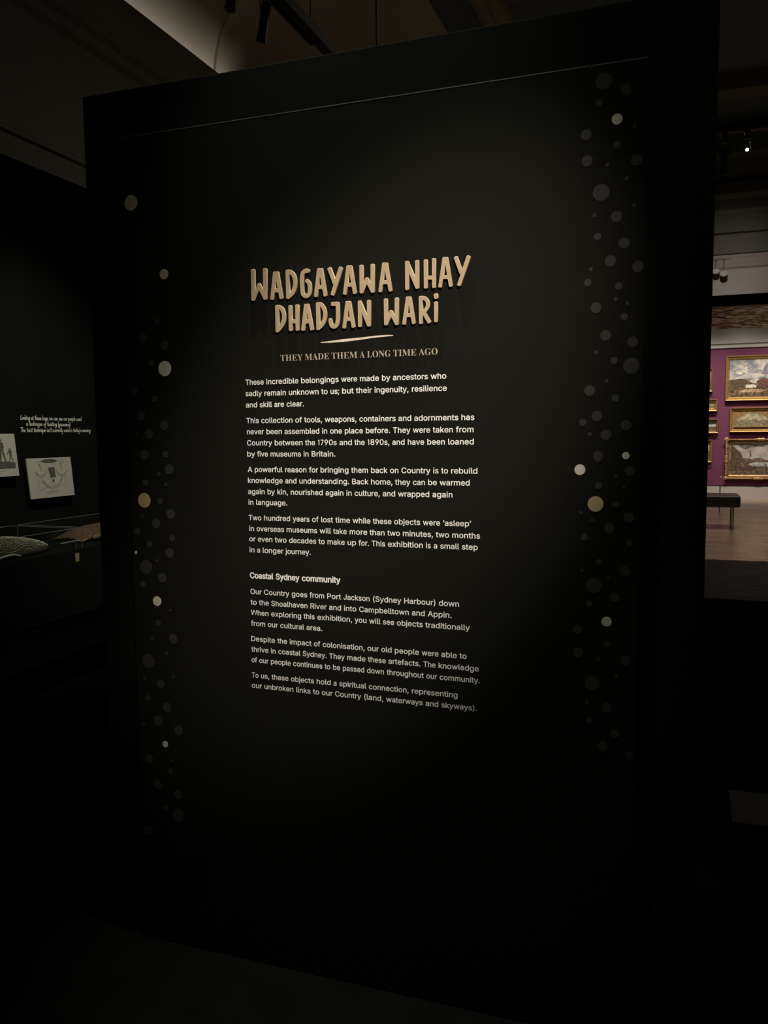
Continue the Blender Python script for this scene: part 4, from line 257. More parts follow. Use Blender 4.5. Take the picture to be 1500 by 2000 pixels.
LETTERS = [["W",[[[-11051,19160],[-11065,19162],[-11073,19167],[-11080,19174],[-11085,19188],[-11078,19965],[-11072,19986],[-11058,19996],[-11009,20003],[-10969,19993],[-10960,19986],[-10954,19972],[-10958,19475],[-10953,19459],[-10906,19552],[-10904,19573],[-10901,19580],[-10885,19594],[-10877,19608],[-10869,19615],[-10855,19619],[-10841,19616],[-10827,19619],[-10813,19616],[-10806,19612],[-10795,19594],[-10779,19580],[-10774,19552],[-10722,19451],[-10719,19461],[-10718,19643],[-10715,19965],[-10712,19979],[-10708,19986],[-10694,19996],[-10652,20002],[-10610,19994],[-10599,19986],[-10592,19972],[-10598,19202],[-10603,19181],[-10617,19169],[-10659,19162],[-10694,19165],[-10710,19174],[-10717,19181],[-10725,19202],[-10834,19417],[-10841,19425],[-10967,19171],[-10979,19160],[-10988,19157],[-11023,19155]]]],["A",[[[-10457,19147],[-10499,19162],[-10509,19176],[-10510,19190],[-10407,19876],[-10394,19890],[-10359,19893],[-10310,19887],[-10268,19889],[-10254,19885],[-10247,19879],[-10240,19862],[-10205,19666],[-10121,19197],[-10124,19176],[-10135,19164],[-10170,19152],[-10205,19150],[-10222,19155],[-10230,19162],[-10236,19176],[-10264,19330],[-10268,19333],[-10366,19338],[-10372,19330],[-10399,19162],[-10415,19149]],[[-10353,19449],[-10289,19445],[-10285,19449],[-10314,19617],[-10324,19650]]]],["D",[[[-9993,19142],[-10021,19149],[-10030,19156],[-10035,19170],[-10038,19884],[-10029,19898],[-10021,19904],[-9993,19911],[-9979,19913],[-9923,19911],[-9888,19903],[-9860,19891],[-9811,19856],[-9783,19827],[-9748,19772],[-9733,19737],[-9714,19674],[-9704,19604],[-9703,19534],[-9711,19464],[-9720,19422],[-9741,19359],[-9758,19324],[-9790,19272],[-9816,19240],[-9853,19206],[-9916,19163],[-9930,19148],[-9972,19139]],[[-9913,19317],[-9909,19314],[-9888,19338],[-9874,19359],[-9852,19401],[-9833,19457],[-9823,19513],[-9821,19590],[-9829,19646],[-9843,19695],[-9869,19744],[-9888,19766],[-9917,19786]]]],["G",[[[-9474,19135],[-9516,19149],[-9537,19161],[-9558,19179],[-9587,19220],[-9598,19248],[-9605,19276],[-9615,19360],[-9620,19563],[-9617,19668],[-9607,19752],[-9591,19801],[-9572,19832],[-9537,19865],[-9488,19890],[-9460,19897],[-9432,19899],[-9369,19894],[-9355,19889],[-9341,19878],[-9331,19864],[-9325,19843],[-9327,19822],[-9334,19808],[-9355,19789],[-9376,19783],[-9432,19786],[-9446,19784],[-9471,19773],[-9485,19759],[-9495,19731],[-9502,19689],[-9507,19542],[-9499,19325],[-9488,19276],[-9480,19262],[-9467,19251],[-9453,19246],[-9432,19245],[-9423,19248],[-9414,19255],[-9405,19269],[-9398,19290],[-9393,19346],[-9394,19437],[-9403,19486],[-9415,19507],[-9453,19538],[-9466,19563],[-9464,19591],[-9453,19612],[-9439,19623],[-9425,19629],[-9397,19630],[-9376,19620],[-9339,19591],[-9313,19559],[-9298,19528],[-9285,19479],[-9281,19444],[-9280,19346],[-9285,19283],[-9294,19241],[-9315,19199],[-9341,19168],[-9362,19152],[-9383,19142],[-9411,19134],[-9432,19132]]]],["A",[[[-9183,19144],[-9211,19156],[-9218,19166],[-9220,19180],[-9118,19859],[-9113,19873],[-9099,19884],[-9064,19886],[-9022,19880],[-8973,19881],[-8959,19872],[-8952,19859],[-8915,19649],[-8834,19187],[-8837,19166],[-8847,19156],[-8882,19143],[-8917,19142],[-8931,19146],[-8938,19152],[-8944,19166],[-8974,19334],[-8980,19337],[-9078,19341],[-9083,19334],[-9108,19166],[-9113,19153],[-9120,19145],[-9134,19140],[-9162,19139]],[[-9035,19446],[-8993,19446],[-9029,19648],[-9036,19652],[-9065,19453],[-9064,19449],[-9057,19447]]]],["Y",[[[-8680,19150],[-8701,19156],[-8729,19172],[-8738,19186],[-8740,19200],[-8655,19431],[-8666,19441],[-8671,19452],[-8819,19830],[-8821,19844],[-8813,19861],[-8778,19882],[-8736,19891],[-8722,19886],[-8715,19880],[-8603,19599],[-8596,19590],[-8497,19858],[-8489,19872],[-8470,19881],[-8428,19873],[-8393,19852],[-8387,19844],[-8385,19830],[-8630,19165],[-8638,19153],[-8652,19146]]]],["A",[[[-8345,19150],[-8373,19160],[-8380,19165],[-8386,19173],[-8388,19187],[-8283,19866],[-8278,19880],[-8261,19892],[-8233,19893],[-8184,19887],[-8142,19888],[-8126,19880],[-8118,19866],[-8083,19663],[-8001,19194],[-8002,19180],[-8005,19173],[-8016,19163],[-8051,19152],[-8086,19152],[-8100,19159],[-8108,19173],[-8136,19334],[-8140,19341],[-8247,19348],[-8254,19341],[-8282,19164],[-8289,19155],[-8303,19148]],[[-8236,19453],[-8163,19448],[-8157,19453],[-8191,19650],[-8198,19690]]]],["W",[[[-7880,19152],[-7908,19159],[-7918,19168],[-7922,19182],[-7922,19847],[-7919,19861],[-7915,19868],[-7901,19876],[-7859,19881],[-7824,19874],[-7816,19868],[-7809,19854],[-7808,19455],[-7807,19441],[-7803,19437],[-7775,19497],[-7773,19518],[-7759,19532],[-7750,19546],[-7733,19555],[-7719,19552],[-7698,19555],[-7684,19548],[-7674,19532],[-7660,19518],[-7657,19497],[-7621,19424],[-7617,19427],[-7614,19595],[-7611,19861],[-7602,19875],[-7593,19880],[-7558,19886],[-7516,19879],[-7509,19874],[-7501,19861],[-7504,19182],[-7507,19168],[-7512,19161],[-7523,19153],[-7558,19148],[-7593,19151],[-7609,19161],[-7712,19372],[-7719,19369],[-7813,19168],[-7831,19153],[-7866,19150]]]],["A",[[[-7361,19150],[-7395,19165],[-7399,19172],[-7402,19186],[-7295,19865],[-7291,19879],[-7277,19890],[-7242,19892],[-7200,19886],[-7158,19887],[-7144,19878],[-7138,19865],[-7102,19656],[-7021,19193],[-7023,19172],[-7032,19162],[-7067,19149],[-7102,19149],[-7116,19155],[-7125,19172],[-7156,19340],[-7263,19346],[-7270,19344],[-7298,19165],[-7305,19156],[-7319,19149]],[[-7219,19445],[-7179,19443],[-7173,19445],[-7214,19683],[-7221,19656],[-7253,19452],[-7249,19447]]]],["N",[[[-6652,19160],[-6669,19168],[-6674,19175],[-6678,19189],[-6676,19861],[-6672,19868],[-6659,19877],[-6624,19883],[-6589,19879],[-6574,19868],[-6568,19847],[-6414,19483],[-6409,19497],[-6408,19861],[-6401,19875],[-6386,19882],[-6351,19886],[-6322,19882],[-6309,19875],[-6304,19868],[-6301,19854],[-6301,19203],[-6304,19189],[-6316,19177],[-6351,19170],[-6386,19171],[-6402,19182],[-6561,19557],[-6567,19560],[-6568,19574],[-6569,19182],[-6577,19168],[-6589,19161],[-6624,19156]]]],["H",[[[-6137,19162],[-6158,19165],[-6169,19170],[-6176,19177],[-6180,19191],[-6180,19863],[-6165,19878],[-6130,19885],[-6088,19878],[-6075,19863],[-6073,19485],[-6069,19478],[-5976,19473],[-5969,19473],[-5966,19478],[-5967,19765],[-5967,19870],[-5963,19884],[-5957,19891],[-5948,19896],[-5906,19901],[-5871,19893],[-5861,19877],[-5860,19184],[-5871,19169],[-5906,19160],[-5941,19164],[-5956,19170],[-5962,19177],[-5966,19191],[-5966,19366],[-5969,19372],[-5976,19373],[-6067,19378],[-6072,19373],[-6073,19184],[-6081,19171],[-6088,19167],[-6123,19160]]]],["A",[[[-5750,19160],[-5764,19162],[-5792,19173],[-5799,19181],[-5802,19195],[-5689,19888],[-5680,19900],[-5666,19904],[-5638,19904],[-5603,19899],[-5561,19899],[-5547,19891],[-5541,19874],[-5505,19664],[-5427,19202],[-5428,19188],[-5439,19174],[-5470,19163],[-5505,19163],[-5516,19167],[-5526,19181],[-5556,19356],[-5561,19360],[-5666,19365],[-5673,19363],[-5705,19174],[-5710,19167],[-5722,19161]],[[-5655,19461],[-5582,19456],[-5575,19458],[-5573,19461],[-5608,19671],[-5617,19707]]]],["Y",[[[-5270,19166],[-5284,19171],[-5310,19187],[-5314,19194],[-5316,19208],[-5227,19453],[-5249,19459],[-5259,19474],[-5396,19851],[-5397,19866],[-5387,19880],[-5354,19898],[-5319,19904],[-5302,19894],[-5191,19593],[-5186,19580],[-5179,19585],[-5067,19888],[-5060,19895],[-5046,19899],[-5011,19892],[-4978,19873],[-4974,19866],[-4971,19852],[-5216,19180],[-5226,19166],[-5235,19162]]]],["D",[[[-10322,18276],[-10357,18283],[-10366,18290],[-10372,18304],[-10369,18976],[-10364,18988],[-10357,18995],[-10322,19007],[-10252,19004],[-10217,18996],[-10196,18987],[-10154,18958],[-10119,18922],[-10100,18892],[-10084,18857],[-10065,18794],[-10054,18738],[-10051,18675],[-10057,18612],[-10066,18570],[-10087,18507],[-10104,18472],[-10135,18423],[-10173,18374],[-10207,18339],[-10252,18304],[-10271,18283],[-10308,18275]],[[-10254,18465],[-10252,18462],[-10231,18491],[-10197,18549],[-10180,18598],[-10169,18654],[-10168,18703],[-10173,18745],[-10186,18794],[-10203,18837],[-10212,18850],[-10231,18871],[-10245,18880],[-10252,18881],[-10253,18878]]]],["H",[[[-9717,18287],[-9759,18295],[-9767,18301],[-9773,18312],[-9774,18483],[-9780,18489],[-9858,18490],[-9861,18483],[-9861,18322],[-9864,18311],[-9871,18301],[-9885,18294],[-9927,18290],[-9962,18298],[-9969,18303],[-9975,18315],[-9976,18525],[-9979,18546],[-9976,18567],[-9975,18952],[-9969,18966],[-9962,18972],[-9927,18980],[-9885,18976],[-9871,18970],[-9860,18952],[-9860,18854],[-9861,18602],[-9857,18597],[-9850,18597],[-9780,18596],[-9774,18602],[-9773,18952],[-9771,18966],[-9766,18973],[-9752,18982],[-9710,18987],[-9675,18980],[-9666,18973],[-9659,18959],[-9660,18315],[-9667,18301],[-9675,18295]]]],["A",[[[-9320,18277],[-9339,18284],[-9348,18298],[-9379,18459],[-9383,18464],[-9469,18466],[-9473,18459],[-9497,18305],[-9502,18292],[-9509,18285],[-9523,18279],[-9565,18281],[-9595,18291],[-9608,18305],[-9610,18319],[-9534,18809],[-9511,18963],[-9502,18981],[-9495,18985],[-9481,18988],[-9453,18989],[-9425,18984],[-9383,18986],[-9369,18980],[-9361,18970],[-9237,18319],[-9239,18305],[-9251,18291],[-9285,18279]],[[-9455,18578],[-9446,18575],[-9411,18573],[-9404,18575],[-9401,18578],[-9425,18701],[-9432,18728]]]],["D",[[[-9123,18278],[-9153,18285],[-9161,18292],[-9167,18306],[-9167,18978],[-9158,18993],[-9144,19000],[-9109,19006],[-9053,19005],[-9018,18998],[-8997,18988],[-8969,18971],[-8954,18957],[-8920,18918],[-8892,18869],[-8877,18831],[-8860,18768],[-8853,18712],[-8852,18670],[-8856,18614],[-8868,18551],[-8882,18509],[-8908,18453],[-8941,18399],[-8965,18369],[-8997,18337],[-9046,18303],[-9063,18285],[-9102,18276]],[[-9049,18453],[-9046,18448],[-9032,18465],[-8995,18530],[-8977,18579],[-8968,18628],[-8965,18684],[-8970,18747],[-8984,18796],[-9007,18845],[-9036,18880],[-9046,18887],[-9049,18880]]]],["J",[[[-8688,18294],[-8716,18305],[-8743,18323],[-8763,18344],[-8777,18365],[-8789,18393],[-8802,18435],[-8812,18526],[-8808,18540],[-8800,18554],[-8783,18568],[-8758,18575],[-8730,18568],[-8716,18557],[-8706,18540],[-8694,18456],[-8676,18414],[-8660,18402],[-8646,18400],[-8635,18407],[-8625,18421],[-8608,18477],[-8598,18575],[-8596,18715],[-8600,18876],[-8604,18880],[-8646,18881],[-8709,18881],[-8725,18890],[-8731,18904],[-8735,18939],[-8730,18968],[-8723,18979],[-8716,18984],[-8702,18986],[-8527,18985],[-8512,18981],[-8501,18967],[-8491,18932],[-8487,18806],[-8485,18617],[-8490,18533],[-8495,18484],[-8508,18421],[-8526,18372],[-8549,18337],[-8576,18312],[-8597,18300],[-8618,18293],[-8646,18288]]]],["A",[[[-8382,18284],[-8410,18297],[-8416,18306],[-8418,18320],[-8318,18971],[-8304,18985],[-8270,18987],[-8235,18983],[-8186,18983],[-8172,18974],[-8166,18964],[-8128,18754],[-8051,18327],[-8051,18313],[-8055,18306],[-8067,18296],[-8102,18284],[-8137,18284],[-8151,18292],[-8158,18306],[-8186,18460],[-8191,18467],[-8277,18470],[-8284,18467],[-8312,18295],[-8319,18287],[-8333,18281],[-8361,18280]],[[-8267,18579],[-8263,18574],[-8214,18572],[-8208,18579],[-8234,18726],[-8242,18748]]]],["N",[[[-7952,18298],[-7971,18306],[-7976,18313],[-7979,18327],[-7976,18943],[-7974,18957],[-7959,18972],[-7924,18978],[-7889,18976],[-7871,18964],[-7728,18609],[-7724,18621],[-7721,18957],[-7714,18968],[-7707,18973],[-7672,18980],[-7658,18980],[-7623,18971],[-7616,18963],[-7612,18950],[-7617,18320],[-7630,18303],[-7665,18296],[-7707,18301],[-7724,18313],[-7861,18648],[-7866,18635],[-7868,18320],[-7876,18306],[-7889,18298],[-7924,18293]]]],["W",[[[-6944,18297],[-6961,18313],[-6966,18327],[-7056,18504],[-7063,18502],[-7148,18320],[-7154,18312],[-7168,18303],[-7203,18301],[-7238,18307],[-7252,18320],[-7256,18334],[-7257,18964],[-7252,18972],[-7238,18982],[-7203,18987],[-7161,18980],[-7148,18964],[-7145,18656],[-7145,18593],[-7140,18580],[-7119,18625],[-7118,18642],[-7115,18649],[-7101,18663],[-7092,18677],[-7077,18683],[-7063,18681],[-7049,18684],[-7035,18680],[-7006,18649],[-7003,18628],[-6965,18553],[-6960,18971],[-6951,18984],[-6944,18988],[-6909,18995],[-6867,18988],[-6855,18978],[-6850,18964],[-6854,18320],[-6862,18306],[-6874,18298],[-6909,18293]]]],["A",[[[-6715,18292],[-6750,18304],[-6759,18314],[-6762,18328],[-6659,18972],[-6655,18986],[-6648,18993],[-6638,18998],[-6610,18999],[-6575,18994],[-6533,18995],[-6524,18993],[-6514,18986],[-6508,18972],[-6477,18784],[-6401,18335],[-6403,18321],[-6414,18308],[-6442,18298],[-6477,18296],[-6492,18300],[-6503,18314],[-6532,18475],[-6624,18479],[-6633,18475],[-6660,18307],[-6666,18299],[-6680,18292]],[[-6615,18580],[-6610,18578],[-6554,18576],[-6548,18580],[-6576,18748],[-6582,18781],[-6586,18762]]]],["R",[[[-6277,18288],[-6305,18295],[-6312,18304],[-6316,18318],[-6316,18955],[-6312,18973],[-6298,18984],[-6270,18990],[-6207,18989],[-6179,18985],[-6149,18976],[-6123,18963],[-6095,18942],[-6079,18927],[-6057,18899],[-6042,18871],[-6025,18815],[-6022,18787],[-6023,18752],[-6027,18724],[-6038,18689],[-6064,18640],[-6095,18602],[-6120,18577],[-5997,18352],[-5992,18339],[-5995,18325],[-6018,18304],[-6032,18296],[-6060,18287],[-6074,18289],[-6081,18294],[-6207,18515],[-6208,18311],[-6217,18297],[-6228,18291],[-6256,18286]],[[-6207,18640],[-6186,18656],[-6156,18689],[-6138,18717],[-6128,18745],[-6125,18780],[-6128,18801],[-6137,18829],[-6151,18852],[-6179,18876],[-6207,18884]]]],["i",[[[-5874,18309],[-5904,18317],[-5912,18324],[-5917,18338],[-5915,18800],[-5912,18814],[-5902,18824],[-5860,18831],[-5825,18823],[-5814,18807],[-5815,18338],[-5819,18324],[-5832,18314]],[[-5895,18891],[-5907,18898],[-5915,18912],[-5925,18989],[-5922,19003],[-5909,19017],[-5881,19026],[-5867,19028],[-5832,19026],[-5818,19019],[-5808,19003],[-5799,18926],[-5803,18912],[-5811,18903],[-5832,18891],[-5860,18886]]]]]
BRUSH = [[-9072,17969],[-8717,17993],[-8394,18020],[-7988,18033],[-7488,18063],[-7206,18068],[-7027,18059],[-7027,18037],[-7489,18020],[-7989,17976],[-8395,17948],[-8791,17943],[-9058,17950]]

# ------------------------------------------------------------------ the text wall
PANEL = thing('exhibition_text_panel', (-0.79, 2.2, 0), 'tall black freestanding wall panel with raised wooden title, white text and dot pattern', 'exhibition panel')
box('partition', -1.65, 0.063, YW, 2.37, 0.0, 2.53, M_BLACK, PANEL, 0.002)
box('graphic_board', -1.53, -0.085, YB, YW + 0.001, 0.003, 2.398, M_BOARD, PANEL, 0.0012)
box('lit_top_lip', -1.529, -0.086, YB - 0.0002, YB + 0.0006, 2.3955, 2.398, mat('lit_board_core', (0.05, 0.05, 0.045), 0.7, var=0.1), PANEL)  # core strip made paler to paint the light caught along the top edge
for ch, loops in LETTERS:
    lp = [[(a * 1e-4, b * 1e-4) for a, b in l] for l in loops]
    me = front(outline_mesh(lp, 'title_letter', 0.0022, 0.0008), YB - 0.003)
    o = obj('title_letter', me, M_WOOD, PANEL); o['label'] = 'raised pale plywood letter ' + ch
br = front(outline_mesh([[(a * 1e-4, b * 1e-4) for a, b in BRUSH]], 'brush_stroke'), YB - 0.0004)
obj('brush_stroke', br, M_CREAM, PANEL)['label'] = 'thin cream brush stroke under the title'
def text_mesh(words, z, F, sz, y, name):
    # overlapping contours of a glyph go to separate layers, a few hundredths of a millimetre apart
    layers = {}
    for w, x, sx in words:
        p = 0
        for c in w:
            a, lay = F[c]
            for k, gl in enumerate(lay):
                for g in gl: layers.setdefault(k, []).append([(x + (p + u) * sx, z + v * sz) for u, v in g])
            p += a
    bm = bmesh.new()
    for k, loops in layers.items():
        m_ = front(outline_mesh(loops, name), y - k * 0.00003); bm.from_mesh(m_); bpy.data.meshes.remove(m_)
    me = bpy.data.meshes.new(name); bm.to_mesh(me); bm.free(); return me
me = text_mesh([(w, x, s * 1e-6) for w, x, s in SUB], SUBZ, SERIF, 16.4e-6, YB - 0.0004, 'subtitle_line')
obj('subtitle_line', me, M_TAN, PANEL)['label'] = 'tan serif subtitle reading THEY MADE THEM A LONG TIME AGO'
for j, z in enumerate(LINE_Z):
    ws = [(w, x, s * 1e-6) for k, w, x, s in WORDS if k == j]
    me = text_mesh(ws, z, SANS, 16.2e-6 if j == 15 else 14.3e-6, YB - 0.0004, 'text_line')
    if j == 15:              # the heading is set in a bolder weight
        bm = bmesh.new(); bm.from_mesh(me)
        for k, (dx, dz) in enumerate(((0.0007, 0), (-0.0005, 0.0002), (0.0002, -0.0004))):
            m_ = me.copy(); m_.transform(Matrix.Translation((dx, -0.00008 * (k + 1), dz))); bm.from_mesh(m_); bpy.data.meshes.remove(m_)
        bm.to_mesh(me); bm.free()
    o = obj('text_line' if j != 15 else 'text_heading', me, M_WHITE, PANEL)
    if j == 15: o['label'] = 'larger white heading reading Coastal Sydney community'
DISC = {}
def disc(k):
    if k not in DISC:
        bm = bmesh.new(); addcyl(bm, (0, 0, 0), (0, -1, 0), 1.0, 32); DISC[k] = mesh(bm, 'dot'); DISC[k].materials.append(M_DOT[k])
    return DISC[k]
for x, z, r, k in DOTS:
    if x - r < -1.5296:        # cut off by the edge of the board
        pts = [(max(-1.5297, x + r * math.cos(a * math.pi / 18)), z + r * math.sin(a * math.pi / 18)) for a in range(36)]
        q = []
        for p in pts:
            if not q or (abs(p[0] - q[-1][0]) + abs(p[1] - q[-1][1])) > 1e-5: q.append(p)
        o = obj('dot', front(outline_mesh([q], 'dot'), YB - 0.0004), M_DOT[k], PANEL)
    else:
        o = obj('dot', disc(k), None, PANEL); o.matrix_parent_inverse = Matrix.Translation(-PANEL.location)
        o.location = (x, YB, z); o.scale = (r, 0.0004, r)
    if k in 'wgt': o['label'] = {'w': 'ivory printed dot', 'g': 'ochre printed dot', 't': 'taupe printed dot'}[k]

# ------------------------------------------------------------------ left: wall text, prints, showcases
CUR = {'a': '8,9 3,10 0,5 3,0 7,3 8,10 8,1 11,2', 'b': '0,20 0,0 5,0 8,5 5,10 1,7 0,4', 'c': '8,8 4,10 0,5 4,0 9,2', 'd': '8,9 3,10 0,5 3,0 8,4 8,20 8,1 11,2',
 'e': '0,4 7,6 6,10 2,9 0,4 3,0 9,2', 'f': '7,18 4,20 3,14 3,-6 0,-9 -2,-5|0,8 7,9', 'g': '8,9 3,10 0,5 3,1 8,4 8,10 7,-7 3,-10 0,-6 10,2', 'h': '0,20 0,0 1,6 5,10 7,8 7,1 10,2',
 'i': '1,10 1,1 4,2|1,14 1,15', 'k': '0,20 0,0|7,10 1,5 7,0 9,1', 'l': '1,20 1,1 4,2', 'm': '0,10 0,0 1,7 4,10 5,0 6,7 9,10 10,1 13,2', 'n': '0,10 0,0 1,7 5,10 7,7 7,1 10,2',
 'o': '4,10 0,5 4,0 8,5 4,10 9,8', 'p': '0,10 0,-9 0,6 4,10 8,6 4,0 0,2', 'q': '8,9 3,10 0,5 3,0 8,4 8,10 8,-9 11,-4', 'r': '0,10 0,0 1,7 5,10 7,9', 's': '7,9 2,9 3,5 7,3 4,0 0,1',
 't': '3,17 3,1 7,1|0,12 8,13', 'u': '0,10 0,3 3,0 7,3 7,10 7,1 10,2', 'v': '0,10 4,0 8,10', 'w': '0,10 2,0 5,8 8,0 10,10 12,9', 'y': '0,10 1,4 4,2 8,5 8,10 7,-7 3,-10 0,-6',
 'L': '4,20 1,16 0,0 9,1', 'T': '6,19 5,0|-3,17 1,20 14,19', ',': '1,1 0,-4', "'": '1,19 0,15', '(': '4,21 0,10 4,-6', ')': '0,21 4,10 0,-6'}
CADV = {'i': 4, 'l': 4, 'm': 13, 'w': 12, 't': 7, 'r': 7, 'f': 6, ',': 3, "'": 3, '(': 5, ')': 5, 'L': 9, 'T': 11, ' ': 7, 's': 8, 'k': 8}
def hand_line(txt, y0, y1, z0, z1, h):
    tot = sum(CADV.get(c, 10) for c in txt); k = (y1 - y0) / tot; bm = bmesh.new(); p = 0
    for c in txt:
        if c in CUR:
            for st in CUR[c].split('|'):
                pts = [tuple(float(q) for q in s.split(',')) for s in st.split()]
                pts = [(y0 + (p + u + v * 0.12) * k, z0 + (z1 - z0) * (p / tot) + v * h / 10) for u, v in pts]
                ribbon(bm, pts, 0.0034, lambda u, v: (XL + 0.0015, u, v))
        p += CADV.get(c, 10)
    me = bpy.data.meshes.new('handwritten_line'); bm.to_mesh(me); bm.free()
    o = obj('handwritten_line', me, mat('chalky_print', (0.62, 0.60, 0.52), 0.8, var=0.03), wl)
    return o
hand_line("Looking at these bags, we can see our people used", 4.385, 4.977, 1.671, 1.670, 0.0150)
hand_line("a technique of twisting (guuwana)", 4.433, 4.857, 1.632, 1.630, 0.0150)
hand_line("The twist technique isn't currently used in today's weaving", 4.381, 5.071, 1.590, 1.590, 0.0150)
# prints held off the wall on small blocks
def print_card(y0, y1, z0, z1, lean, label, draw):
    yc, zc = (y0 + y1) / 2, (z0 + z1) / 2; xf = XL + 0.055
    t = thing('mounted_print', (xf, yc, zc), label, 'print')
    w, h = (y1 - y0) / 2, (z1 - z0) / 2
    def q(u, v, x=0.0): return (xf + x, yc + u * w + v * lean, zc + v * h)
    bm = bmesh.new()
    A = [bm.verts.new(q(u, v, 0)) for u, v in ((-1, -1), (1, -1), (1, 1), (-1, 1))]; B = [bm.verts.new(q(u, v, -0.008)) for u, v in ((-1, -1), (1, -1), (1, 1), (-1, 1))]
    bm.faces.new(A); bm.faces.new(B[::-1])
    for i in range(4): bm.faces.new((A[i], A[(i + 1) % 4], B[(i + 1) % 4], B[i]))
    obj('card', mesh(bm, 'card'), mat('aged_paper', (0.40, 0.385, 0.315), 0.85, var=0.05, scale=8), t)
    box('mounting_block', XL + 0.001, xf - 0.008, yc - 0.05, yc + 0.05, zc - 0.05, zc + 0.05, M_BLACK, t)
    bm = bmesh.new(); bl = bmesh.new(); tones = bmesh.new()
    draw(lambda pts, wd=0.0016: ribbon(bm, [(u, v) for u, v in pts], wd / w, lambda u, v: q(u, v, 0.0008)),
         lambda pts: tones.faces.new([tones.verts.new(q(u, v, 0.0004 + (len(tones.faces) % 13) * 2.5e-5)) for u, v in pts]))
    me = bpy.data.meshes.new('ink_lines'); bm.to_mesh(me); bm.free(); obj('ink_lines', me, mat('ink', (0.035, 0.033, 0.028), 0.8, var=0.1), t)
    me = bpy.data.meshes.new('ink_wash'); tones.to_mesh(me); tones.free()
    if me.polygons: obj('ink_wash', me, mat('ink_wash', (0.075, 0.072, 0.058), 0.85, var=0.25, scale=60), t)
    bl.free(); return t
def arc(cx, cy, rx, ry, a0, a1, n=18): return [(cx + rx * math.cos(math.radians(a0 + (a1 - a0) * i / n)), cy + ry * math.sin(math.radians(a0 + (a1 - a0) * i / n))) for i in range(n + 1)]
def draw_tools(L, F):
    F(arc(-.02, .84, .34, .085, 0, 350, 24)); L(arc(-.02, .84, .35, .09, 0, 360, 24)); L([(-.36, .84), (-.55, .83), (-.62, .74)]); L([(.33, .86), (.55, .84), (.63, .70)])
    for cx in (-.44, .50):
        L(arc(cx, .42, .25, .30, 190, 350), .0022); L(arc(cx, .44, .25, .40, 200, 345), .0018)
        L([(cx - .03, .68), (cx + .02, .38)], .0028); F(arc(cx - .03, .70, .025, .035, 0, 330, 8))
    F([(-.10, .50), (.18, .52), (.20, .02), (-.04, -.02)]); L([(-.10, .50), (.18, .52), (.20, .02), (-.04, -.02), (-.10, .50)], .0016)
    F([(.03, -.10), (.12, -.10), (.12, -.24), (.03, -.24)])
    L(arc(.02, .16, .48, .70, 188, 352, 26), .0026); L(arc(.02, .16, .46, .62, 205, 335, 22), .0018)
    L([(-.60, -.08), (-.60, -.50)], .0018); L([(.66, .06), (.66, -.42)], .0018)
    L([(-.62, -.62), (-.20, -.46)]); L([(.30, -.36), (.62, -.45)]); L([(-.5, -.2), (-.25, -.28)]); L([(.36, -.2), (.55, -.1)])
    L([(-.35, -.72), (.30, -.68)]); L([(-.30, -.80), (.18, -.77)])
def person_lines(L, F, x, s, y):
    def P(l): return [(x + a * s, y + b * s) for a, b in l]
    F(P(arc(0, 1.78, .09, .11, 0, 340, 10))); F(P([(-.14, 1.62), (.16, 1.62), (.20, 1.25), (.12, .95), (-.12, .95), (-.16, 1.3)]))
    F(P([(-.12, .98), (.0, .98), (-.02, .5), (-.10, .05), (-.18, .05), (-.16, .5)])); F(P([(.0, .98), (.13, .98), (.20, .5), (.26, .05), (.18, .05), (.08, .5)]))
    F(P([(-.12, 1.60), (-.30, 1.25), (-.38, 1.0), (-.32, .98), (-.22, 1.22), (-.08, 1.45)])); L(P([(-.42, 1.1), (-.30, .9)]), .0025); L(P([(-.1, .05), (-.26, .02)]), .003); L(P([(.18, .05), (.32, .0)]), .003)
def draw_figures(L, F):
    F([(-1, -.62), (.90, -.62), (.90, -.35), (.5, -.28), (-.1, -.36), (-1, -.25)]); L([(-1, -.62), (.90, -.62)], .004)
    person_lines(L, F, .40, .58, -.34); person_lines(L, F, .74, .34, -.30); person_lines(L, F, .05, .50, -.55); person_lines(L, F, -.25, .62, -.42); person_lines(L, F, -.7, .5, -.35)
    F([(.02, .62), (.15, .86), (.30, .66), (.2, .58)])
    L([(-.3, -.76), (.5, -.74)]); L([(-.2, -.86), (.3, -.85)])
print_card(4.374, 4.795, 1.144, 1.414, -0.014, 'tilted cream print of outlined tools and bowls, above the glass showcases', draw_tools)
print_card(3.86, 4.279, 1.306, 1.578, -0.014, 'cream engraving of standing people, cut off at the left edge of the photo', draw_figures)
# wall-hung black showcase body with two glass covers
case = thing('display_case', (-3.77, 4.2, 0.47), 'long black wall-hung display case with two glass covers along the left wall', 'display case')
box('case_body', XL + 0.014, -3.45, 1.6, 7.0, 0.47, 0.874, mat('case_black', (0.005, 0.005, 0.0045), 0.75, var=0.1, spec=0.1), case, 0.003)
def glass_mat():
    m = bpy.data.materials.new('clear_glass'); m.use_nodes = True; nt = m.node_tree; nt.nodes.remove(nt.nodes['Principled BSDF'])
    tr = nt.nodes.new('ShaderNodeBsdfTransparent'); tr.inputs[0].default_value = (0.94, 0.97, 0.95, 1)
    gl = nt.nodes.new('ShaderNodeBsdfGlossy'); gl.inputs['Roughness'].default_value = 0.03
    mx = nt.nodes.new('ShaderNodeMixShader')
    mx.inputs[0].default_value = 0.035; nt.links.new(tr.outputs[0], mx.inputs[1]); nt.links.new(gl.outputs[0], mx.inputs[2])
    nt.links.new(mx.outputs[0], nt.nodes['Material Output'].inputs[0]); return m
M_GLASS = glass_mat(); M_EDGE = mat('glass_edge', (0.13, 0.135, 0.115), 0.5, var=0.3, scale=8)
